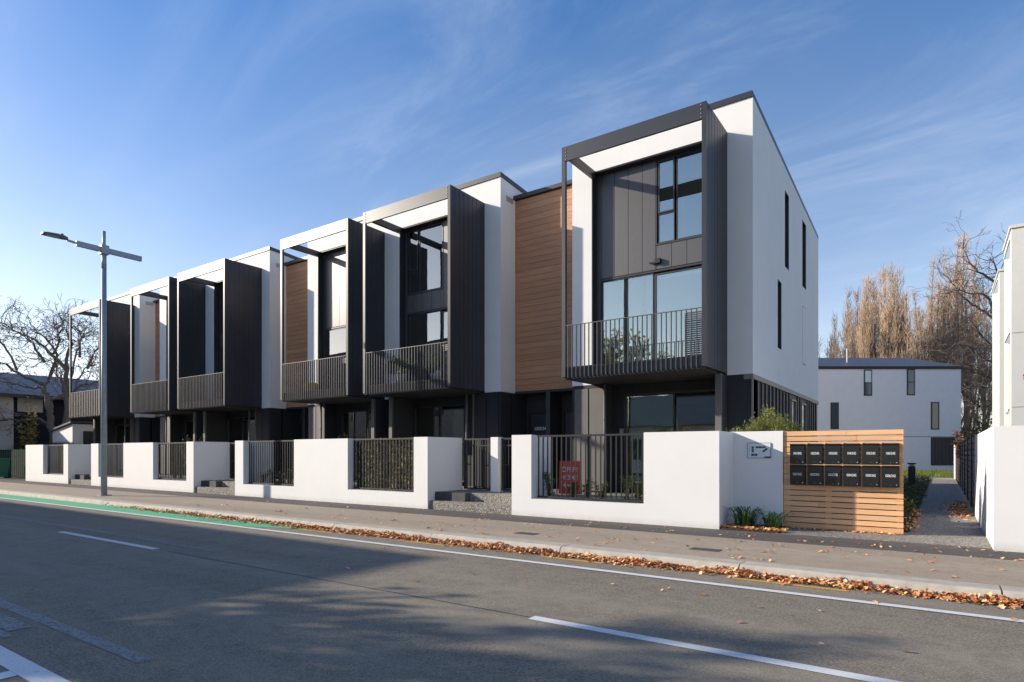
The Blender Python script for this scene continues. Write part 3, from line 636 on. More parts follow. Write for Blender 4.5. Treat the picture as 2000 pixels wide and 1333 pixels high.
for r in range(2):
    for c in range(6):
        x0 = -2.215+c*.2825; w_ = .245; z0 = (1.16, .79)[r]; num = ('10%d/242' if r == 0 else 'G0%d/242') % (c+1)
        T = thing('letterbox', (x0+w_/2, 11.95, z0), 'black letterbox numbered %s, %s in the %s row' % (num, ord_[c], ('upper', 'lower')[r]), 'letterbox', 'black letterboxes on the timber screen')
        mb = MB(); y0 = 11.865
        mb.prism([(y0+.012, z0), (11.997, z0), (11.997, z0+.355), (y0-.012, z0+.355), (y0-.012, z0+.335), (y0+.012, z0+.325)], 'x', x0, x0+w_)
        obj('box_body', mb, 'boxblack', T)
        obj('door_panel', MB().box(x0+.012, x0+w_-.012, y0+.004, y0+.0115, z0+.015, z0+.315), 'boxblack', T)
        text(num, .042, 'lettering', (x0+w_/2, y0+.0025, z0+.185), T, wscale=.72)
        obj('lock', MB().tube([(x0+w_-.035, y0+.012, z0+.035), (x0+w_-.035, y0-.004, z0+.035)], .010, 8), 'chrome', T); obj('lock', MB().tube([(x0+w_*.5, y0+.012, z0+.035), (x0+w_*.5, y0-.002, z0+.035)], .005, 6), 'chrome', T)
# site map sign
T = thing('site_map_sign', (-2.76, 11.965, 1.4), 'small framed site map sign on the white wall beside the letterboxes', 'sign')
yy = 11.955
obj('sign_board', MB().box(-2.96, -2.56, yy, 11.968, 1.265, 1.535), 'signpanel', T)
fr_ = MB(); fr_.box(-2.966, -2.961, yy-.003, 11.968, 1.26, 1.54); fr_.box(-2.559, -2.554, yy-.003, 11.968, 1.26, 1.54); fr_.box(-2.96, -2.56, yy-.003, 11.968, 1.536, 1.541); fr_.box(-2.96, -2.56, yy-.003, 11.968, 1.259, 1.264)
obj('sign_frame', fr_, 'conc', T)
def ink(a, b, c, d): obj('map_block', MB().box(-2.96+.4*a, -2.96+.4*b, yy-.002, yy-.0002, 1.535-.27*d, 1.535-.27*c), 'signink', T)
for k in range(3): ink(.17, .27, .22+k*.14, .34+k*.14)
ink(.35, .62, .22, .34); ink(.63, .79, .22, .33); ink(.16, .43, .72, .87); ink(.73, 1.0, .91, 1.0)
db = MB().box(-.05, .05, -.001, .001, -.016, .016); d0 = put('map_block', db.mesh('map_block', 'signink'), (-2.655, yy-.0015, 1.405), T, (0, -.65, 0))
for k in range(5): obj('map_text', MB().box(-2.94, -2.94+.02, yy-.0012, yy-.0002, 1.39+k*.022, 1.396+k*.022), 'conc', T)
text('242', .014, 'lettering', (-2.84, yy-.0025, 1.322), T)
# red open home sign
T = thing('open_home_sign', (-6.9, 12.35, .4), 'red OPEN HOME sign board with a white left arrow behind the wide railing', 'sign')
sx, sy, sz = -6.93, 12.2, .42
obj('sign_board', MB().prism([(sy+.05, sz+.75), (sy+.065, sz+.75), (sy+.015, sz), (sy, sz)], 'x', sx-.27, sx+.27), 'red', T)
obj('rear_board', MB().prism([(sy+.07, sz+.75), (sy+.085, sz+.75), (sy+.13, sz), (sy+.115, sz)], 'x', sx-.27, sx+.27), 'red', T)
tl = math.pi/2-math.atan(.05/.75)
for tx, h in (('OPEN', .55), ('HOME', .37)): text(tx, .115, 'lettering', (sx, sy+.05*h/.75-.004, sz+h), T, 'sign_text', 1.0, (tl, 0, 0))
ar = MB(); zc = .20
def ap(u, v): return (sx+u, sy+.05*(zc+v)/.75-.004, sz+zc+v)
ar.poly([ap(-.17, 0), ap(-.08, -.06), ap(-.08, .06)]); ar.poly([ap(-.08, -.02), ap(.17, -.02), ap(.17, .02), ap(-.08, .02)]); obj('arrow', ar, 'lettering', T)
T = thing('for_sale_sign', (-8.1, 12.5, .5), 'red FOR SALE sign just showing behind the rightmost black gate', 'sign')
obj('sign_board', MB().box(-8.48, -8.02, 12.45, 12.47, .62, 1.42), 'red', T)
for i, tx in enumerate(('FOR', 'SALE')): text(tx, .13, 'lettering', (-8.25, 12.447, 1.18-i*.22), T, 'sign_text', .95)
T = thing('for_sale_sign', (-19.0, 12.5, .5), 'red FOR SALE sign behind the middle gate, left of the long wall', 'sign')
obj('sign_board', MB().box(-19.4, -18.9, 12.45, 12.47, .62, 1.42), 'red', T)
for i, tx in enumerate(('FOR', 'SALE')): text(tx, .13, 'lettering', (-19.15, 12.447, 1.18-i*.22), T, 'sign_text', .95)
# ------------------------------------------------------------------ right boundary wall, slat fence, bollard
T = thing('boundary_wall', (.7, 11, 0), 'tall white wall at the right edge, turning down the side path', 'garden wall')
obj('front_face_wall', MB().box(.6, 6, 10.82, 11.02, -.2, 1.725), 'wallwhite', T); obj('side_return_wall', MB().box(.6, .8, 11.02, 16.6, -.2, 1.725), 'wallwhite', T)
T = thing('slat_fence', (.7, 28, 0), 'dark horizontal slat fence along the right side of the path', 'fence')
for i in range(9):
    y = 16.7+i*2.72
    box('fence_post', (.62, .70, y-.045, y+.045, 0, 1.80), 'black', T)
    if i < 8:
        sm = unit_box('fence_slat', .022, 2.6, .125, 'fencewood')
        for k in range(11): put('fence_slat', sm, (.66, y+1.36, .06+k*.155), T)
box('fence_end_panel', (.58, .8, 38.6, 41, 0, 1.8), 'wallwhite', T)
T = thing('bollard_light', (-.86, 26.5, 0), 'square black bollard light left of the side path', 'bollard')
obj('bollard_post', MB().box(-.97, -.75, 26.4, 26.6, 0, .88), 'black', T); obj('bollard_cap', MB().box(-.99, -.73, 26.38, 26.62, .95, 1.0), 'black', T); obj('bollard_lens', MB().box(-.93, -.79, 26.43, 26.57, .88, .95), 'lens', T)
# ------------------------------------------------------------------ street lamp
T = thing('street_lamp', (-21.81, 8.63, 0), 'tall grey street lamp with a crossbar arm on the kerb side of the footpath', 'street lamp')
mb = MB(); mb.tube([(-21.81, 8.63, 0), (-21.81, 8.63, 7.2)], [.09, .07], 16); mb.tube([(-21.81, 8.63, 7.2), (-21.81, 8.63, 7.7)], [.07, .07], 12); mb.tube([(-21.81, 8.63, 7.7), (-21.81, 8.63, 8.4)], [.05, .05], 12)
obj('pole', mb, 'galv', T, None, True)
obj('base_plate', MB().box(-21.97, -21.65, 8.47, 8.79, 0, .03), 'galv', T)
obj('crossbar', MB().box(-21.86, -21.76, 7.86, 9.74, 7.72, 7.88), 'galv', T)
obj('clamp', MB().box(-21.92, -21.70, 8.52, 8.74, 7.66, 7.94), 'galv', T)
obj('spigot', MB().tube([(-21.81, 7.86, 7.81), (-21.81, 7.62, 7.83)], .035, 8), 'galv', T)
h = MB(); secs = []
for k, (y, wd, th) in enumerate(((7.64, .05, .05), (7.55, .10, .075), (7.35, .14, .075), (7.1, .15, .05), (6.98, .12, .025))):
    secs.append([(-21.81+sx_*wd, y, 7.86+(.0 if sz_ < 0 else th)-(.02 if sz_ < 0 else 0)) for sx_, sz_ in ((-1, -1), (1, -1), (.7, 1), (-.7, 1))])
b0 = len(h.v)
for s_ in secs: h.v += s_
for k in range(4):
    for i in range(4): j = (i+1) % 4; h.f.append((k*4+i, k*4+j, (k+1)*4+j, (k+1)*4+i)); h.mi.append(0)
h.f += [(3, 2, 1, 0), (16, 17, 18, 19)]; h.mi += [0, 0]
hd = obj('lamp_head', h, 'lampgrey', T); obj('sensor', MB().tube([(-21.81, 7.5, 7.93), (-21.81, 7.5, 7.99)], .035, 8), 'lampgrey', hd); obj('lamp_lens', MB().box(-21.91, -21.71, 7.08, 7.4, 7.832, 7.842), 'lens', hd)
# ------------------------------------------------------------------ vegetation generators
def grow(mb, rng, p, d, L, r, depth, tw, up=.15, spread=.75, kids=(2, 3), shrink=.72, tips=None, minr=.006, wob=.16):
    pts = [p]; n = 4; rr = [r]; dd = d.copy(); q = p.copy()
    for i in range(n):
        dd = (dd+Vector((rng.gauss(0, wob), rng.gauss(0, wob), rng.gauss(0, wob)+up*.25))).normalized(); q = q+dd*L/n; pts.append(q.copy()); rr.append(max(minr, r*(1-.38*(i+1)/n)))
    mb.tube(pts, rr, 7 if depth > 4 else (5 if depth > 2 else 3), cap=False)
    if depth == 0:
        if tips is not None: tips.append((q, dd))
        return
    for k in range(rng.randint(*kids)):
        ax = Vector((rng.gauss(0, 1), rng.gauss(0, 1), rng.gauss(0, .6))); ax = (ax-ax.dot(dd)*dd).normalized()
        nd = (dd+ax*spread*rng.uniform(.6, 1.25)+Vector((0, 0, up))).normalized()
        grow(mb, rng, q if k == 0 or rng.random() < .5 else pts[2+rng.randint(0, 1)], nd, L*shrink*rng.uniform(.8, 1.15), max(minr, rr[-1]*rng.uniform(.62, .85)), depth-1, tw, up, spread, kids, shrink, tips, minr, wob)
    if depth <= tw:
        for i in range(3):
            ax = Vector((rng.gauss(0, 1), rng.gauss(0, 1), rng.gauss(0, 1)+.4)).normalized(); s = pts[rng.randint(1, n)]
            mb.tube([s, s+ax*L*.3+Vector((0, 0, .03)), s+ax*L*.55+Vector((0, 0, .1))], [minr, minr*.8, minr*.5], 3, cap=False)
def bare_tree(name, loc, seed, trunks, L, r, depth, label, group=None, bark='bark', spread=.75, up=.1, minr=.008, leaves=0, lm='golden', lsize=.1, dirs=None, kids=(2, 3), shrink=.74, filt=None):
    T = thing(name, loc, label, 'tree', group); rng = random.Random(seed); mb = MB(); tips = []; base = Vector(loc)
    tr = MB()
    for k in range(trunks):
        d = Vector(dirs[k]) if dirs else Vector((rng.uniform(-.25, .25), rng.uniform(-.25, .25), 1)); d.normalize()
        p1 = base+Vector((.28*k*(1 if k % 2 else -1), 0, 0)); p2 = p1+d*L*.5+Vector((0, 0, .1)); p3 = p1+d*L
        tr.tube([p1-Vector((0, 0, .3)), p1+Vector((0, 0, .2)), p2, p3], [r*1.5, r*1.12, r*.95, r*.85], 9)
        for j in range(3 if trunks < 3 else 2):
            a = 2*math.pi*(j/3.0)+rng.uniform(0, 1.2)+k; nd = (d+Vector((math.cos(a), math.sin(a), .2))*spread).normalized()
            grow(mb, rng, p3, nd, L*.8, r*.62, depth, 2, up, spread, kids, shrink, tips, minr)
    obj('trunk', tr, bark, T, None, True); obj('branches', mb, bark, T, None, True)
    if leaves:
        lf = MB()
        for i in range(leaves):
            q, dd = rng.choice(tips)
            if filt and not filt(q): continue
            q = q+Vector((rng.gauss(0, .18), rng.gauss(0, .18), rng.gauss(0, .15)))
            lf.leaf(q, Vector((rng.gauss(0, 1), rng.gauss(0, 1), rng.gauss(-.5, .6))), Vector((rng.gauss(0, 1), rng.gauss(0, 1), 1)), lsize*rng.uniform(.6, 1.3), lsize*.7)
        if lf.v: obj('leaves', lf, lm, T)
    return T
# ---- poplars beyond the far house
fwv = Vector((-.5717, .8205, 0)); rtv = Vector((.8205, .5717, 0))
def at(px, depth): return fwv*depth+rtv*((px-1000)/1202*depth)
def poplar_meshes(seed, H, Rw):
    rng = random.Random(seed); t = MB(); c = MB()
    t.tube([(0, 0, -.3), (0, 0, H*.25), (.15, 0, H*.5), (-.1, 0, H*.72)], [.40, .28, .18, .07], 7)
    leaders = []
    for k in range(15):
        a = rng.uniform(0, 6.28); z0 = H*rng.uniform(.03, .45); r1 = Rw*rng.uniform(.35, 1.0)*(1-.25*z0/H); zt = H*min(1.0, rng.uniform(.55, 1.0)+(.12 if r1 < Rw*.6 else -.1))
        p0 = Vector((0, 0, z0)); p1 = Vector((r1*.75*math.cos(a), r1*.75*math.sin(a), z0+(zt-z0)*.30)); p2 = Vector((r1*math.cos(a+.2), r1*math.sin(a+.2), z0+(zt-z0)*.65)); p3 = Vector((r1*.75*math.cos(a+.3), r1*.75*math.sin(a+.3), zt))
        t.tube([p0, p1, p2, p3], [.13, .10, .06, .015], 4, cap=False); leaders.append((p0, p1, p2, p3))
    leaders.append((Vector((0, 0, H*.2)), Vector((.1, 0, H*.5)), Vector((0, .1, H*.75)), Vector((.05, 0, H))))
    for i in range(4300):
        L4 = rng.choice(leaders); u = rng.uniform(.12, 1.0)*3; k = min(2, int(u)); q0 = L4[k].lerp(L4[k+1], u-k)
        if mnoise.noise(q0*.55+Vector((seed*5, 0, 0))) < -.22: continue
        f = 1-.55*(u/3)
        a = rng.uniform(0, 6.28); e = rng.uniform(.25, 1.3)*f; p = q0+Vector((math.cos(a), math.sin(a), 0))*e*.25+Vector((0, 0, rng.uniform(-.3, .3))); L = rng.uniform(.5, 1.4)*(f+.25)
        m_ = p+Vector((math.cos(a)*.30*L, math.sin(a)*.30*L, L*.5)); q = m_+Vector((math.cos(a)*.10*L+rng.gauss(0, .06), math.sin(a)*.10*L+rng.gauss(0, .06), L*.6))
        c.tube([p, m_, q], [.020, .016, .007], 3, cap=False)
    return t.mesh('trunk', 'poptrunk'), c.mesh('crown', 'twig')
PM = [poplar_meshes(s, 23, 2.0) for s in (1, 2, 3)]
pl = [(1655, 590, .95), (1690, 548, 1.05), (1722, 512, 1.0), (1756, 516, 1.0), (1788, 610, .9), (1808, 598, .8), (1842, 480, .95), (1888, 466, .85), (1922, 560, .7), (1632, 605, .9), (1672, 570, 1.0), (1706, 545, .9), (1740, 530, 1.0), (1772, 572, 1.0), (1865, 505, .9)]
plab = ['short broad', 'middle height', 'tall, with a split tip', 'second tall', 'low orange-brown', 'low narrow', 'very tall and broad', 'tallest narrow', 'rear, half behind bare branches', 'smallest', 'rear, filling the gap left of the middle one', 'rear, between the middle and split-tip ones', 'rear, behind the two tall left ones', 'lower, just right of the tall left pair', 'rear, between the two tallest']
for i, (px, yt, ws) in enumerate(pl):
    dpt = 78+(i*5) % 13; H = (885-yt)/1202*dpt+1.35; loc = at(px, dpt); s = H/23
    T = thing('poplar_tree', (loc.x, loc.y, 0), plab[i]+' bare poplar behind the far white house', 'tree', 'bare poplars beyond the far house')
    T.rotation_euler = (0, 0, i*1.7); T.scale = (ws*s*1.1, ws*s*1.1, s)
    for nm, me in (('trunk', PM[i % 3][0]), ('crown', PM[i % 3][1])):
        o = bpy.data.objects.new(nm, me); C.objects.link(o); o.parent = T
l = at(1612, 60); bare_tree('bare_tree', (l.x, l.y, 0), 21, 1, 4.2, .16, 4, 'slim bare tree at the right corner of the townhouse row, behind the far house', bark='darkbark', spread=.45, up=.3, minr=.012)
RD = 53.0
T = thing('spreading_bare_tree', at(1992, RD), 'spreading dark bare tree behind the pale building on the right', 'tree')
rng = random.Random(6); tr = MB(); br = MB(); tips = []
def rp(u, v, dd=0.0): q = at(1836+u/1.906, RD)+fwv*dd; return Vector((q.x, q.y, 1.35+(885-390-v/1.906)/1202*RD))
tr.tube([rp(300, 1010), rp(300, 800), rp(290, 600), rp(270, 420), rp(240, 300)], [.42, .36, .28, .18, .10], 9)
for L in (((260, 350), (197, 300), (150, 265), (120, 225), (105, 175)), ((275, 480), (195, 440), (150, 410), (100, 380), (60, 345), (20, 290)), ((195, 420), (185, 370), (160, 350), (100, 350), (60, 330)),
          ((285, 620), (195, 550), (150, 520), (115, 480), (95, 440)), ((288, 650), (195, 610), (140, 590), (80, 545), (30, 540)), ((290, 700), (195, 665), (140, 650), (90, 630), (20, 620)), ((290, 740), (190, 700), (120, 700), (60, 712)),
          ((262, 380), (220, 290), (205, 245), (190, 215)), ((295, 800), (200, 760), (150, 770), (110, 750))):
    d0 = rng.uniform(-1, 1); n = len(L); P = []
    for i in range(n-1):
        for j in range(3): t_ = j/3; P.append(rp(L[i][0]*(1-t_)+L[i+1][0]*t_+rng.gauss(0, 2), L[i][1]*(1-t_)+L[i+1][1]*t_+rng.gauss(0, 2), d0*(i+t_)/n))
    P.append(rp(L[-1][0], L[-1][1], d0)); m = len(P); br.tube(P, [.15-.125*(i/(m-1))**.7 for i in range(m)], 6)
    for i in range(3, m):
        for c in range(1 if i % 2 else 2):
            dl = (P[i]-P[i-1]).normalized(); sd = Vector((rng.gauss(0, 1), rng.gauss(0, 1), rng.gauss(.15, .8))).normalized()
            grow(br, rng, P[i], (dl*.6+sd).normalized(), rng.uniform(.8, 1.5), .032, 3, 0, .02, .7, (2, 2), .78, tips, .011, .2)
obj('trunk', tr, 'darkbark', T, None, True); obj('branches', br, 'darkbark', T)
l = at(1925, 46)
T = thing('evergreen_shrub', (l.x, l.y, 0), 'bushy mixed green shrub beyond the end of the slat fence', 'shrub')
rng = random.Random(5); mb = MB(); st = MB()
for i in range(2600):
    a = rng.uniform(0, 6.28); R_ = 1.9*math.sqrt(rng.random()); z = rng.uniform(.3, 4.4)*(1-.25*(R_/1.9)); q = Vector((l.x+R_*math.cos(a)*1.1, l.y+R_*math.sin(a), z))
    if mnoise.noise(q*1.3) < -.12: continue
    mb.leaf(q, Vector((rng.gauss(0, 1), rng.gauss(0, 1), rng.gauss(.3, .8))), Vector((0, .3, 1)), rng.uniform(.18, .4), .14, 0 if rng.random() < .6 else 1)
for i in range(6): st.tube([(l.x, l.y, 0), (l.x+rng.gauss(0, .6), l.y+rng.gauss(0, .6), 3.4)], [.06, .02], 5)
obj('foliage', mb, ['green1', 'olive'], T); obj('stems', st, 'bark', T)
# left broad tree
BD = 37.0
T = thing('broad_bare_tree', at(128, BD), 'broad many-limbed bare tree behind the leftmost front wall', 'tree')
rng = random.Random(2); tr = MB(); br = MB(); tips = []
def bp(u, v, dd=0.0):                      # lateral and height in metres at the tree's own distance
    q = at(0, BD)+rtv*(u*.00877)+fwv*dd; return Vector((q.x, q.y, 9.39+.32-(v-55)*.00877))
LIMBS = [((378, 1010), (375, 880), (350, 780), (345, 720), (318, 610), (302, 545)), ((430, 1010), (452, 870), (457, 760), (468, 600), (460, 430)),
 ((302, 545), (350, 430), (366, 330), (320, 260), (230, 190), (150, 140)), ((302, 545), (230, 505), (110, 440), (0, 360), (-90, 310)), ((345, 720), (340, 640), (405, 600), (370, 500), (330, 470), (300, 380), (180, 330)),
 ((460, 430), (385, 345), (320, 262), (210, 205), (90, 130)), ((460, 430), (440, 330), (460, 250), (400, 150), (360, 110)), ((468, 600), (520, 460), (552, 350), (600, 270), (660, 180)), ((466, 620), (560, 545), (660, 530), (760, 480)),
 ((552, 350), (520, 260), (520, 180), (470, 120)), ((460, 640), (520, 570), (600, 430), (680, 380)), ((350, 830), (280, 770), (180, 780), (60, 790), (-40, 770)), ((366, 330), (380, 240), (340, 170), (280, 110)), ((110, 440), (60, 300), (0, 230), (-60, 200)), ((300, 380), (200, 250), (120, 220), (40, 160)), ((302, 560), (200, 560), (80, 520), (-60, 530)), ((600, 430), (640, 300), (700, 250), (740, 210))]
for k, L in enumerate(LIMBS):
    d0 = rng.uniform(-1.2, 1.2) if k > 1 else 0; n = len(L); P = []
    for i in range(n-1):
        for j in range(3):
            t_ = j/3; u = L[i][0]*(1-t_)+L[i+1][0]*t_; v = L[i][1]*(1-t_)+L[i+1][1]*t_; f = (i+t_)/(n-1)
            P.append(bp(u+rng.gauss(0, 5), v+rng.gauss(0, 5), d0*f+rng.gauss(0, .03)))
    P.append(bp(L[-1][0], L[-1][1], d0)); m = len(P)
    r0 = .26 if k < 2 else (.125 if k < 7 else .085)
    r1 = .12 if k < 2 else .018
    (tr if k < 2 else br).tube(P, [r0+(r1-r0)*(i/(m-1))**.8 for i in range(m)], 9 if k < 2 else 6)
    if k > 1:
        for i in range(3, m):
            for c in range(1 if i < m*.5 else 2):
                dl = (P[i]-P[i-1]).normalized(); sd = Vector((rng.gauss(0, 1), rng.gauss(0, 1), rng.gauss(.25, .7))).normalized()
                grow(br, rng, P[i], (dl*.8+sd).normalized(), rng.uniform(.55, .95), .026, 3, 0, .02, .8, (2, 2), .78, tips, .011, .2)
obj('trunk', tr, 'bark', T, None, True); obj('branches', br, 'bark', T)
lf = MB()
for q, dd in tips:
    if (q.z < 4.9 and rng.random() < .6) or rng.random() < .03:
        for c in range(2): lf.leaf(q+Vector((rng.gauss(0, .1), rng.gauss(0, .1), rng.gauss(0, .08))), Vector((rng.gauss(0, 1), rng.gauss(0, 1), -.6)), Vector((rng.gauss(0, 1), 1, .4)), rng.uniform(.10, .2), .09, 0 if rng.random() < .5 else 1)
obj('leaves', lf, ['golden', 'redleaf'], T)
# casters and reflections on the near side of the street
for k, (x, y, sd) in enumerate(((-25.5, -6.6, 31), (-20.5, -6.7, 37), (-14.6, -9.5, 33), (-16.4, -5.9, 44))):
    bare_tree('street_tree', (x, y, 0), sd, 1, (3.0, 2.9, 1.15, 2.5)[k], (.30, .30, .09, .24)[k], (4, 5, 4, 5)[k], ('leafless street tree at the corner of the brick block across the road', 'leafless street tree across the road from the long white wall', 'small golden leaved tree in front of the low house across the road', 'leafless street tree across the road from the entry steps by the wide railing')[k], 'street trees across the road', bark='darkbark', spread=.62, up=.14, minr=(.034, .032, .015, .032)[k], leaves=(500, 800, 700, 800)[k], lm='golden', lsize=(.28, .28, .11, .26)[k], shrink=(.76, .76, .64, .74)[k])
T = thing('brick_block', (-45, -10, 0), 'three storey flat roofed brick block across the road', 'building')
mb = MB(); mb.box(-70, -28.6, -16, -4.25, -.2, 9.6); obj('wall', mb, 'brickc', T); obj('roof', MB().box(-70.2, -28.4, -16.2, -4.2, 9.602, 9.75), 'roof', T)
for k in range(3):
    for i in range(11): box('window', (-66+i*3.4, -64.4+i*3.4, -4.25, -4.21, 1.0+k*3.1, 2.5+k*3.1), 'farglass', T)
T = thing('low_house', (-17, -16, 0), 'single storey house with hipped roof across the road', 'building')
obj('wall', MB().box(-26, -8, -24, -15, -.2, 3.4), 'farwhite', T)
obj('roof', MB().prism([(-24.6, 3.402), (-14.4, 3.402), (-19, 6.2)], 'x', -26.5, -7.5), 'roof', T)
for i in range(4): box('window', (-24+i*4, -22.2+i*4, -15, -14.96, .9, 2.4), 'farglass', T)
T = thing('glazed_block', (22, -18, 0), 'two storey pale block across the road', 'building')
obj('wall', MB().box(14, 40, -26, -10, -.2, 6.4), 'cream', T); obj('roof', MB().box(13.8, 40.2, -26.2, -9.8, 6.402, 6.6), 'roof', T)
for i in range(7): box('window', (15+i*3.5, 17+i*3.5, -10, -9.96, 3.8, 5.4), 'farglass', T)
# ------------------------------------------------------------------ shrubs
def leafy(name, loc, seed, n, rx, ry, h, ls, m, label, group=None, m2=None, stems=5, droop=-.1, cat='shrub'):
    T = thing(name, loc, label, cat, group); rng = random.Random(seed); lf = MB(); st = MB(); b = Vector(loc)
    axes = []
    for k in range(stems):
        e = b+Vector((rng.uniform(-rx, rx), rng.uniform(-ry, ry), h*rng.uniform(.65, 1))); m_ = b+(e-b)*.5+Vector((0, 0, h*.1)); st.tube([b, m_, e], [.012, .009, .004], 4); axes.append((b, m_, e))
    for i in range(n):
        a, m_, e = rng.choice(axes); u = rng.uniform(.12, 1.04); q = (a.lerp(m_, u*2) if u < .5 else m_.lerp(e, u*2-1))
        q = q+Vector((rng.gauss(0, rx*.16), rng.gauss(0, ry*.16), rng.gauss(0, h*.03)))
        lf.leaf(q, Vector((rng.gauss(0, 1), rng.gauss(0, 1), rng.gauss(.5+droop, .6))), Vector((rng.gauss(0, .4), rng.gauss(0, .4), 1)), ls*rng.uniform(.6, 1.3), ls*.45, 1 if m2 and rng.random() < .35 else 0)
    obj('foliage', lf, [m, m2] if m2 else m, T); obj('stems', st, 'bark', T); return T
# feathery bush over the wall
T = thing('feathery_bush', (-3.0, 13.0, .2), 'feathery yellow-green bush rising over the white wall near the site map sign', 'shrub')
rng = random.Random(77); lf = MB(); st = MB()
for k in range(70):
    a = rng.uniform(0, 6.28); sx_ = rng.uniform(-1, 1); top = 2.02-.34*abs(sx_)**1.1+rng.uniform(-.15, .12)+(.12 if abs(sx_-.1) < .25 else 0)
    e = Vector((-2.75+sx_*.78, 12.75+rng.uniform(-.3, .35), top)); b = Vector((-2.8+sx_*.25, 12.8, .2)); m_ = b.lerp(e, .6)+Vector((0, 0, .25))
    st.tube([b, m_, e], [.01, .007, .003], 4)
    for i in range(90):
        u = rng.random()**.6; q = m_.lerp(e, u)+Vector((rng.gauss(0, .05), rng.gauss(0, .05), rng.gauss(0, .035)))
        lf.leaf(q, Vector((rng.gauss(0, 1), rng.gauss(0, 1), rng.gauss(-.1, .5)))+(e-m_).normalized(), Vector((0, 0, 1)), rng.uniform(.04, .085), .016, 0 if rng.random() < .65 else 1)
obj('foliage', lf, ['bush', 'green2'], T); obj('stems', st, 'bark', T)
# strap-leaved clumps
for k, (x, y, n, hh_) in enumerate(((-2.88, 11.45, 120, .36), (-2.42, 11.5, 70, .28))):
    T = thing('strappy_plant', (x, y, .03), ('larger strappy green clump at the foot of the white wall', 'smaller strappy green clump next to the letterbox screen')[k], 'plant', 'strappy clumps under the site map sign'); rng = random.Random(k+40); mb = MB()
    for i in range(n):
        a = rng.uniform(0, 6.28); L = hh_*rng.uniform(.6, 1.25); d = Vector((math.cos(a), math.sin(a), 0)); s_ = d.cross(Vector((0, 0, 1)))*.008; lean = rng.uniform(.25, 1.0)
        b = Vector((x, y, .03))+d*rng.uniform(0, .1)+Vector((rng.gauss(0, .05), rng.gauss(0, .04), 0)); p1 = b+d*L*.35*lean+Vector((0, 0, L*.65)); p2 = b+d*L*.75*lean+Vector((0, 0, L*.85)); p3 = b+d*L*1.1*lean+Vector((0, 0, L*(.9-.35*lean)))
        mb.poly([b-s_, b+s_, p1+s_*1.2, p1-s_*1.2]); mb.poly([p1-s_*1.2, p1+s_*1.2, p2+s_, p2-s_]); mb.poly([p2-s_, p2+s_, p3])
    obj('strap_leaves', mb, 'green3', T)
# shrubs behind the railings
names = [(-7.0, 'left end of'), (-6.45, 'just left of the sign in'), (-6.1, 'centre left of'), (-5.75, 'centre of'), (-5.2, 'right of centre in'), (-4.95, 'right end of')]
for k, (x, w_) in enumerate(names): leafy('small_shrub', (x, 11.5, .32), 50+k, 330, .15, .10, (.62, .4, .46, .42, .62, .5)[k], .065, 'green2', 'young glossy shrub at the %s the wide railing' % w_, 'young shrubs behind the front railings', 'green1')
for k, x in enumerate((-17.7, -17.2, -16.75, -16.3, -15.9, -15.6)): leafy('small_shrub', (x, 11.55, .32), 60+k, 320, .18, .10, .42+.12*(k % 2), .065, 'green1', '%s low dark green shrub behind the left railing of the long wall' % ['first', 'second', 'third', 'fourth', 'fifth', 'sixth'][k], 'young shrubs behind the front railings', 'green2')
for k, x in enumerate((-27.4, -26.9, -23.4, -22.9, -22.4, -21.9)): leafy('small_shrub', (x, 11.6, .32), 70+k, 220, .25, .14, .45+.12*(k % 3), .07, 'green1', ('%s dark shrub behind the railings of the lamp pole wall' % ['first', 'second', 'third', 'fourth', 'fifth', 'sixth'][k]), 'young shrubs behind the front railings')
leafy('tall_shrub', (-23.6, 12.3, .3), 81, 520, .5, .3, 1.75, .11, 'olive', 'taller bronze-green shrub rising above the railing right of the lamp pole', None, 'green2', 9)
leafy('tall_shrub', (-15.0, 12.6, .3), 82, 170, .35, .25, 1.75, .07, 'olive', 'thin reddish twiggy shrub standing above the leafy railing', None, 'redleaf', 9)
leafy('potted_plant_leaves', (0, 0, -5), 1, 1, .1, .1, .1, .01, 'green1', 'x') if False else None
# leaf covered railing
T = thing('leaf_screen', (-11.85, 11.3, .4), 'panel of small variegated leaves threaded through the right railing of the long wall', 'hedge'); rng = random.Random(9); mb = MB()
nbar = int(round((2.43-.1)/.118))
for c in range(nbar):
    x = -13.07+.08+(c+.5)*(2.43-.16)/nbar; dark_col = c in (9, 10)
    for i in range(88):
        z = .42+1.31*i/88+rng.uniform(-.004, .004); s_ = 1 if i % 2 else -1
        if rng.random() < (.45 if dark_col else .06): continue
        mb.leaf(Vector((x-s_*.012+rng.gauss(0, .004), 11.235+rng.uniform(-.01, .02), z)), Vector((s_*.9, -.35, .75+rng.gauss(0, .15))), Vector((s_*.3+rng.gauss(0, .25), -.8, .5)), rng.uniform(.045, .060), .030, (1 if dark_col else (0 if rng.random() < .62 else (1 if rng.random() < .5 else 2))))
mb.box(-12.99, -10.72, 11.268, 11.274, .40, 1.70, 3)
lf = obj('woven_leaves', mb, ['varieg', 'green2', 'olive', 'soil'], T)
# planting along the side path
rng = random.Random(15); mb = MB()
for i in range(2600):
    y = rng.uniform(12.5, 33); x = rng.uniform(-1.6, -.40); q = Vector((x, y, rng.uniform(.04, .32+.15*mnoise.noise(Vector((x*2, y, 0))))))
    mb.leaf(q, Vector((rng.gauss(0, 1), rng.gauss(0, 1), rng.gauss(.6, .5))), Vector((0, .2, 1)), rng.uniform(.06, .16), .05, 0 if rng.random() < .6 else 1)
tag(stuff(obj('groundcover', mb, ['green1', 'olive'])), 'low leafy ground cover beside the side path', 'ground cover')
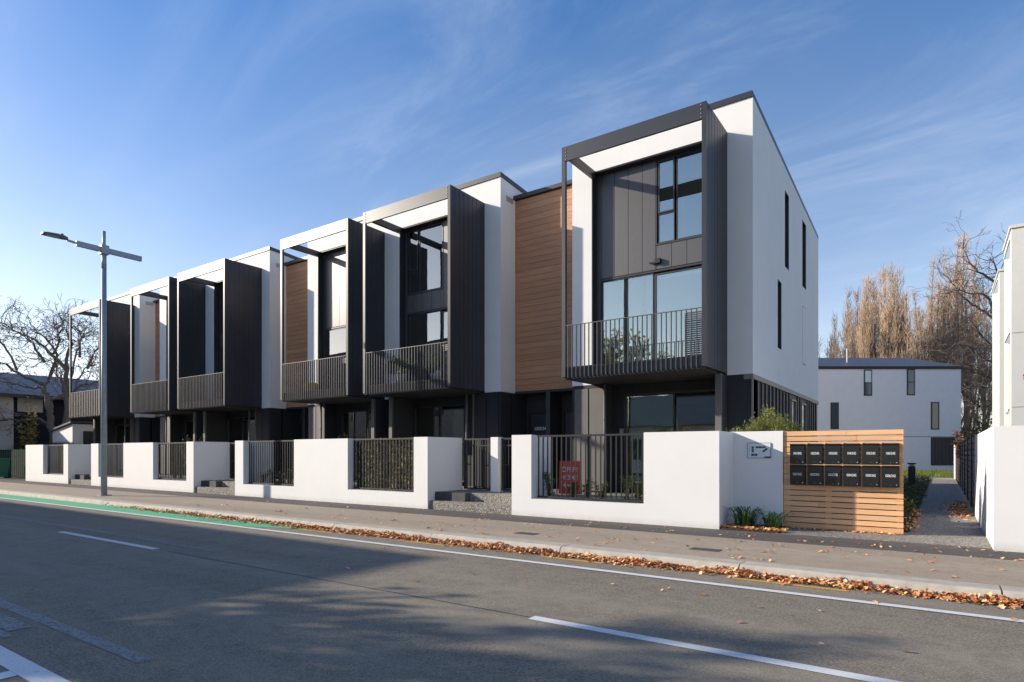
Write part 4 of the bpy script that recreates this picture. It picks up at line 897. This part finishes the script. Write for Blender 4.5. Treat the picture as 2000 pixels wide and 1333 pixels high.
# lawn in front of far house
mb = MB(); rng = random.Random(16)
for i in range(5000):
    x = rng.uniform(-6, 4); y = rng.uniform(41.1, 50); s_ = rng.uniform(-.06, .06)
    mb.poly([(x-.05, y, .04), (x+.05, y, .04), (x+s_, y+s_, .04+rng.uniform(.08, .28))])
tag(stuff(obj('lawn_grass', mb, 'grass')), 'sunlit rough lawn in front of the far white house', 'grass')
# red leaved creeper on the fence end and branch at the right edge
T = leafy('red_creeper', (.75, 31.5, 1.0), 90, 420, .35, 3.6, 1.25, .17, 'redleaf', 'red-orange leaved creeper spilling over the far end of the slat fence', None, 'olive', 12)
T = thing('red_leaved_tree', (5.6, 12.5, 0), 'tree with a few red autumn leaves reaching in over the right boundary wall', 'tree'); rng = random.Random(4); br = MB(); lf = MB()
br.tube([(5.6, 12.5, 0), (5.55, 12.6, 1.6), (5.3, 12.7, 3.2)], [.11, .09, .06], 8)
def twigline(pts, n):
    br.tube(pts, [.018-.012*k/(len(pts)-1) for k in range(len(pts))], 5)
    for i in range(n):
        u = rng.uniform(.62, 1); k = min(int(u*(len(pts)-1)), len(pts)-2); q = Vector(pts[k]).lerp(Vector(pts[k+1]), u*(len(pts)-1)-k)
        lf.leaf(q+Vector((rng.gauss(0, .03), rng.gauss(0, .05), rng.gauss(-.02, .02))), Vector((rng.gauss(-.2, .5), rng.gauss(0, .5), -1)), Vector((rng.gauss(0, 1), rng.gauss(0, 1), 0)), rng.uniform(.09, .16), .06)
twigline([(5.4, 12.65, 2.6), (3.6, 12.7, 2.75), (2.2, 12.7, 2.85), (1.55, 12.72, 2.62), (1.12, 12.7, 2.66)], 40)
twigline([(5.4, 12.65, 3.0), (3.8, 12.9, 3.3), (2.2, 12.8, 3.35), (1.62, 12.7, 3.2)], 30)
twigline([(5.4, 12.65, 2.2), (3.2, 12.5, 2.5), (1.9, 12.5, 2.6), (1.5, 12.4, 2.45)], 30)
obj('branches', br, 'darkbark', T); obj('leaves', lf, 'redleaf', T)
# ------------------------------------------------------------------ balcony furniture
def pot_plant(x, y, z, h, seed, label, strap=False):
    T = thing('potted_plant', (x, y, z), label, 'potted plant', 'potted plants on the balcony'); mb = MB(); mb.tube([(x, y, z), (x, y, z+.35)], [.12, .17], 12); obj('pot', mb, 'pot', T, None, True)
    rng = random.Random(seed); lf = MB()
    for i in range(60):
        a = rng.uniform(0, 6.28); d = Vector((math.cos(a), math.sin(a), rng.uniform(.6, 2.6))).normalized(); b = Vector((x, y, z+.34)); L = h*rng.uniform(.5, 1)
        lf.leaf(b+d*L*.2, d, Vector((rng.gauss(0, .2), rng.gauss(0, .2), 1)), L*.8, .06)
    obj('foliage', lf, 'green1', T)
pot_plant(-13.75, 13.75, ZF, .75, 1, 'potted plant in a pale pot, left on the second balcony from the right')
pot_plant(-12.3, 13.9, ZF, .8, 2, 'potted palm beside the slatted screen on the second balcony from the right')
pot_plant(-12.85, 14.3, ZF, .6, 3, 'bushy potted plant at the back of the second balcony from the right')
T = thing('balcony_chair', (-14.2, 14.0, ZF), 'dark balcony chair standing beside the potted plants', 'chair')
obj('seat', MB().box(-14.45, -13.98, 13.8, 14.25, ZF+.42, ZF+.46), 'black', T); obj('backrest', MB().box(-14.49, -14.45, 13.8, 14.25, ZF+.46, ZF+.85), 'black', T)
for a in (-14.45, -14.01):
    for b in (13.81, 14.21): obj('leg', MB().box(a, a+.03, b, b+.03, ZF, ZF+.42), 'black', T)
T = thing('yellow_pouf', (-18.2, 13.9, ZF), 'mustard yellow seat cushion on the third balcony from the right', 'pouf')
mb = MB(); mb.tube([(-18.0, 13.6, ZF+.01), (-18.0, 13.6, ZF+.05), (-18.0, 13.6, ZF+.28), (-18.0, 13.6, ZF+.33)], [.2, .25, .25, .19], 14); obj('cushion', mb, 'yellowfab', T, None, True); obj('button', MB().tube([(-18.0, 13.6, ZF+.33), (-18.0, 13.6, ZF+.345)], .03, 8), 'fencewood', T)
# ------------------------------------------------------------------ far white house (faces the camera)
T = thing('far_white_house', at(1740, 46), 'two storey white house with dark roof at the end of the side path', 'house')
DF = 46.0
def FH(px): return (px-1000)/1202*DF
def FZ(py): return 1.35+(885-py)/1202*DF
def fpt(lat, dep, z): v = fwv*(DF+dep)+rtv*lat; return (v.x, v.y, z)
def fbox(name, l0, l1, d0, d1, z0, z1, m, parent):
    mb = MB(); P = [(l0, d0), (l1, d0), (l1, d1), (l0, d1)]
    mb.v = [fpt(a, b, z0) for a, b in P]+[fpt(a, b, z1) for a, b in P]
    for q in ((0, 3, 2, 1), (4, 5, 6, 7), (0, 1, 5, 4), (1, 2, 6, 5), (2, 3, 7, 6), (3, 0, 4, 7)): mb.f.append(q); mb.mi.append(0)
    return obj(name, mb, m, parent, fpt((l0+l1)/2, d0, z0))
fbox('wall', FH(1480), FH(1877), .0, 9, FZ(853)+.02, FZ(717), 'farwhite', T)
fbox('lower_wall', FH(1480), FH(1877), .0, 9, -.2, FZ(853)-.02, 'farwhite', T); fbox('wall_joint', FH(1480)+.02, FH(1877)-.02, .03, 9, FZ(853)-.02, FZ(853)+.02, 'conc', T)
fbox('gutter', FH(1478), FH(1880), -.08, .0, FZ(721), FZ(716), 'black', T)
mb = MB(); a, b = FH(1476), FH(1882)
mb.v = [fpt(a, -.15, FZ(716)+.005), fpt(b, -.15, FZ(716)+.005), fpt(FH(1850), 4.5, FZ(716)+1.35), fpt(a, 4.5, FZ(716)+1.35), fpt(a, 9.2, FZ(716)), fpt(b, 9.2, FZ(716))]
mb.f = [(0, 1, 2, 3), (3, 2, 5, 4), (1, 5, 2)]; mb.mi = [0]*3; obj('roof', mb, 'roof', T, fpt(a, 0, 8))
for k, (x0, x1, y0, y1) in enumerate(((1687, 1703, 722, 773), (1771, 1786.5, 721, 772), (1622, 1638, 786, 838), (1818, 1834, 785, 839))):
    wf = fbox('window', FH(x0), FH(x1), -.03, -.001, FZ(y1), FZ(y0), 'black', T)
    zm = (FZ(y0)+FZ(y1))/2
    if k < 2: fbox('pane', FH(x0)+.08, FH(x1)-.08, -.045, -.031, zm+.03, FZ(y0)-.08, 'pale_sheet' if k == 0 else 'farglass', wf); fbox('pane', FH(x0)+.08, FH(x1)-.08, -.045, -.031, FZ(y1)+.08, zm-.03, 'farglass', wf)
    else: fbox('pane', FH(x0)+.08, FH(x1)-.10, -.045, -.031, FZ(y1)+.08, FZ(y0)-.08, 'farglass', wf)
gd = fbox('garage_door', FH(1818), FH(1866), -.03, -.001, FZ(909), FZ(854), 'black', T)
for i in range(7): fbox('door_rib', FH(1820)+i*.26, FH(1820)+i*.26+.03, -.05, -.031, FZ(908), FZ(855), 'dark', gd)
obj('vent_pipe', MB().tube([fpt(FH(1683), 2, 8), fpt(FH(1683), 2, 9.5)], .06, 6), 'galv', T)
# ------------------------------------------------------------------ pale building on the right
T = thing('pale_building', (6, 38, 0), 'pale three storey building at the right edge with recess shade painted as dark triangles on its flank', 'building')
XB = 2.46
for (y0, y1, zt) in ((33.6, 37.2, 10.9), (40.1, 45.4, 10.65)):
    mb = MB(); mb.box(XB, XB+9, y0, y0+.25, -.2, zt); mb.box(XB, XB+.3, y0+.251, y1, -.2, zt-.002); mb.box(XB+.301, XB+9, y1-.2, y1, -.2, zt-.002)
    obj('wall', mb, 'cream', T); obj('roof', MB().box(XB-.06, XB+9.05, y0-.06, y1+.04, zt+.001, zt+.12), 'cream', T)
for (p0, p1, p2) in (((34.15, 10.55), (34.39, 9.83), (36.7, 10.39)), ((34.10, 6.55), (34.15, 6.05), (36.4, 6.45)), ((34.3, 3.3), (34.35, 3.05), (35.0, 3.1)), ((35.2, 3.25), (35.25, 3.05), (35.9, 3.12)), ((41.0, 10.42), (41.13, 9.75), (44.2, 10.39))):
    obj('recess_shade_triangle', MB().prism([p0, p1, p2], 'x', XB-.012, XB-.001), 'galv', T, (XB, p0[0], p1[1]))  # thin dark triangles painted as recess shade, nothing is cut in
    obj('recess_edge', MB().prism([(p0[0]-.12, p0[1]+.05), (p2[0]+.15, p2[1]+.08), (p2[0]+.15, p2[1]+.01), (p0[0]-.12, p0[1]-.05+.03)], 'x', XB-.05, XB-.013), 'wallwhite', T, (XB, p0[0], p0[1]))
for z in (3.3, 6.45): obj('wall_band', MB().box(XB+.0, XB+9, 33.585, 33.599, z, z+.03), 'neighw', T)
for y in (34.0, 34.6, 35.4, 36.2, 41.0, 42.2, 43.4, 44.6): obj('wall_fin', MB().box(XB-.03, XB-.001, y, y+.05, 0, 6.0 if y < 38 else 9.6), 'cream', T)
# ------------------------------------------------------------------ left neighbours
T = thing('left_neighbour_house', (-48, 18, 0), 'dark clad neighbour house with slate-blue roof behind the bare tree', 'house')
XN = -46.0
obj('pale_wall', MB().box(-56, XN, 10.5, 13.3, -.2, 4.85), 'neighw', T); obj('dark_wall', MB().box(-56, XN-.4, 13.31, 40, -.2, 4.85), 'neigh', T)
obj('upper_panel', MB().box(XN-.4, XN-.36, 13.6, 14.9, 3.9, 4.85), 'neighw', T)
obj('roof', MB().prism([(-45.5, 4.87), (-51, 6.7), (-57, 4.87), (-57, 4.75), (-45.5, 4.75)], 'y', 9.8, 40.5), 'roof', T)
obj('gutter', MB().box(-45.5, -45.38, 9.8, 40.5, 4.72, 4.90), 'black', T)
wn = obj('window', MB().box(-46.39, -46.36, 17, 18.4, 1.4, 3.0), 'black', T, (-46, 17, 1.4)); obj('pane', MB().box(-46.355, -46.35, 17.1, 18.3, 1.5, 2.9), 'farglass', wn, (-46, 17, 1.4))
T = thing('white_shed', (-39.5, 14.5, 0), 'small white shed with a sloping roof behind the leftmost front wall', 'shed')
s = MB().prism([(-40.9, -.2), (-38.2, -.2), (-38.2, 2.92), (-40.9, 2.55)], 'y', 13.6, 17.5); obj('wall', s, 'wallwhite', T)
obj('roof', MB().prism([(-41.05, 2.555), (-38.05, 2.975), (-38.05, 3.06), (-41.05, 2.64)], 'y', 13.45, 17.6), 'roof', T)
gd = obj('roller_door', MB().box(-38.198, -38.17, 14.1, 17.2, 0, 2.55), 'conc', T, (-38.2, 14, 0))
for i in range(12): obj('door_rib', MB().box(-38.169, -38.155, 14.15+i*.25, 14.17+i*.25, .02, 2.5), 'dark', gd, (-38.2, 14, 0))
T = thing('grey_outbuilding', (-41, 20, 0), 'grey concrete outbuilding wall glimpsed under the leftmost balcony', 'building')
obj('wall', MB().box(-43, -38.6, 18.2, 24, -.2, 4.1), 'neighw', T); obj('coping', MB().box(-43.05, -38.55, 18.15, 24, 4.102, 4.18), 'conc', T)
T = thing('green_fence', (-40, 12.2, 0), 'dark green steel fence left of the leftmost front wall', 'fence')
obj('rail', MB().box(-46, -36.7, 12.22, 12.26, 1.45, 1.5), 'greenfence', T)
pm = MB().prism([(-.13, .02), (-.05, 0), (.05, 0), (.13, .02)], 'z', 0, 1.5).mesh('fence_panel', 'greenfence')
for i in range(32): put('fence_panel', pm, (-45.8+i*.285, 12.18, .05), T)
T = thing('rear_picket_fence', (-42, 13.4, 0), 'dark picket fence behind the green fence', 'fence')
obj('rail', MB().box(-48, -37.5, 13.4, 13.44, 1.85, 1.89), 'black', T)
pm = unit_box('picket', .03, .03, 1.95, 'black')
for i in range(60): put('picket', pm, (-47.9+i*.175, 13.38, 0), T)
T = thing('green_bin', (-41.2, 11.4, 0), 'green wheelie bin at the left edge of the photo', 'wheelie bin')
mb = MB(); mb.v = [(-41.5, 11.1, .08), (-41.0, 11.1, .08), (-41.0, 11.6, .08), (-41.5, 11.6, .08), (-41.56, 11.02, 1.0), (-40.94, 11.02, 1.0), (-40.94, 11.68, 1.0), (-41.56, 11.68, 1.0)]
for q in ((0, 3, 2, 1), (4, 5, 6, 7), (0, 1, 5, 4), (1, 2, 6, 5), (2, 3, 7, 6), (3, 0, 4, 7)): mb.f.append(q); mb.mi.append(0)
obj('bin_body', mb, 'bin', T); obj('lid', MB().prism([(11.0, 1.002), (11.7, 1.002), (11.7, 1.09), (11.3, 1.1), (11.0, 1.05)], 'x', -41.6, -40.9), 'bin', T)
for x in (-41.5, -41.04): obj('wheel', MB().tube([(x-.03, 11.66, .12), (x+.03, 11.66, .12)], .12, 12), 'black', T)
obj('kerb_gap', MB().box(0, .01, 0, .01, -5, -4.99), 'kerb', kerb) if False else None
leafy('yellow_shrub', (-42.6, 13.0, 0), 95, 500, .8, .4, 3.9, .22, 'golden', 'thin shrub with yellow-green leaves by the dark neighbour wall', None, 'green2', 8)
# ------------------------------------------------------------------ fallen leaves
def leaf_poly(mb, c, s, rng, tilt=.9):
    a = rng.uniform(0, 6.28); tx, ty = rng.gauss(0, tilt*.5), rng.gauss(0, tilt*.5); pts = []
    shape = ((1, 0), (.55, .32), (.35, .62), (0, .38), (-.45, .55), (-.6, .15), (-.9, 0), (-.55, -.2), (-.4, -.6), (.05, -.4), (.4, -.6), (.55, -.28))
    cu = rng.uniform(-.25, .5)
    b = len(mb.v)
    for (u, v) in shape:
        x = (u*math.cos(a)-v*math.sin(a))*s*.5; y = (u*math.sin(a)+v*math.cos(a))*s*.5; z = x*tx+y*ty+cu*s*(v*v)*.7
        mb.v.append((c[0]+x, c[1]+y, c[2]+max(z, -c[2]-.5)))
    mb.v.append((c[0], c[1], c[2]-cu*s*.1)); n = len(shape)
    for i in range(n): mb.f.append((b+i, b+(i+1) % n, b+n)); mb.mi.append(0)
rng = random.Random(11); mb = MB(); cnt = 0
for i in range(12500):
    x = rng.uniform(-20, 3.0)
    dens = min(1, max(.03, (x+19.5)/9))*(.75+.5*mnoise.noise(Vector((x*1.1, 0, 0))))
    if x < -9.5: dens *= .8+.6*mnoise.noise(Vector((x*2.2, 5, 0)))
    if rng.random() > dens: continue
    hgt = .075*(.6+.8*max(0, mnoise.noise(Vector((x*1.7, 3, 0)))+.35))
    d = abs(rng.gauss(0, .085)); y = 7.655-d
    if y < 7.28: continue
    z = -.112+rng.random()*max(.004, hgt*(1-d/.26))
    leaf_poly(mb, (x, y, z), rng.uniform(.03, .075)*(1 if rng.random() < .9 else 1.35), rng); cnt += 1
tag(stuff(obj('gutter_leaves', mb, 'leaf', None, (-5, 7.6, -.12))), 'drift of dry orange and brown leaves along the kerb', 'leaves')
mb = MB()
for i in range(420): leaf_poly(mb, (rng.uniform(-3.2, -2.15), 11.06+abs(rng.gauss(0, .2)), .035+rng.uniform(0, .02)), rng.uniform(.04, .09), rng)
for i in range(260): leaf_poly(mb, (rng.uniform(-2.3, -.5), 11.97-abs(rng.gauss(0, .05)), .012+rng.uniform(0, .01)), rng.uniform(.03, .06), rng)
tag(stuff(obj('bed_leaves', mb, 'leaf', None, (-2.7, 11.2, 0))), 'dry leaves gathered under the strappy plants and the timber screen', 'leaves')
mb = MB()
for i in range(700): leaf_poly(mb, (.55-abs(rng.gauss(0, .22)), 18.2+rng.gauss(0, 1.2), .012+rng.uniform(0, .03)), rng.uniform(.05, .1), rng)
for i in range(500): leaf_poly(mb, (-.47+rng.gauss(0, .06), rng.uniform(12.4, 17), .02+rng.uniform(0, .06)), rng.uniform(.04, .08), rng)
tag(stuff(obj('path_leaves', mb, 'leaf', None, (.2, 18, 0))), 'pile of dry leaves against the fence on the side path', 'leaves')
mb = MB(); mb2 = MB()
for i in range(230):
    x = rng.triangular(-19, 2.4, .8); y = rng.uniform(8.03, 10.98)
    leaf_poly(mb, (x, y, .013), rng.uniform(.04, .085), rng, .5)
    if rng.random() < .2:
        for k in range(4): leaf_poly(mb, (x+rng.gauss(0, .08), y+rng.gauss(0, .05), .016), rng.uniform(.03, .07), rng, .6)
for i in range(34): leaf_poly(mb2, (rng.triangular(-12, 2.4, .5), rng.uniform(4.8, 7.3), -.105), rng.uniform(.04, .08), rng, .5)
tag(stuff(obj('footpath_leaves', mb, 'leaf', None, (-5, 9, 0))), 'thin scatter of dry leaves lying loose over the footpath', 'leaves')
tag(stuff(obj('road_leaves', mb2, 'leaf', None, (-5, 6, -.12))), 'few dry leaves lying loose on the road between the white line and the centre line', 'leaves')
struct(box('service_cover', (-2.9, -2.5, 8.5, 8.72, -.05, .005), 'conc'))
struct(box('service_cover', (-5.9, -5.5, 8.5, 8.72, -.05, .005), 'conc'))
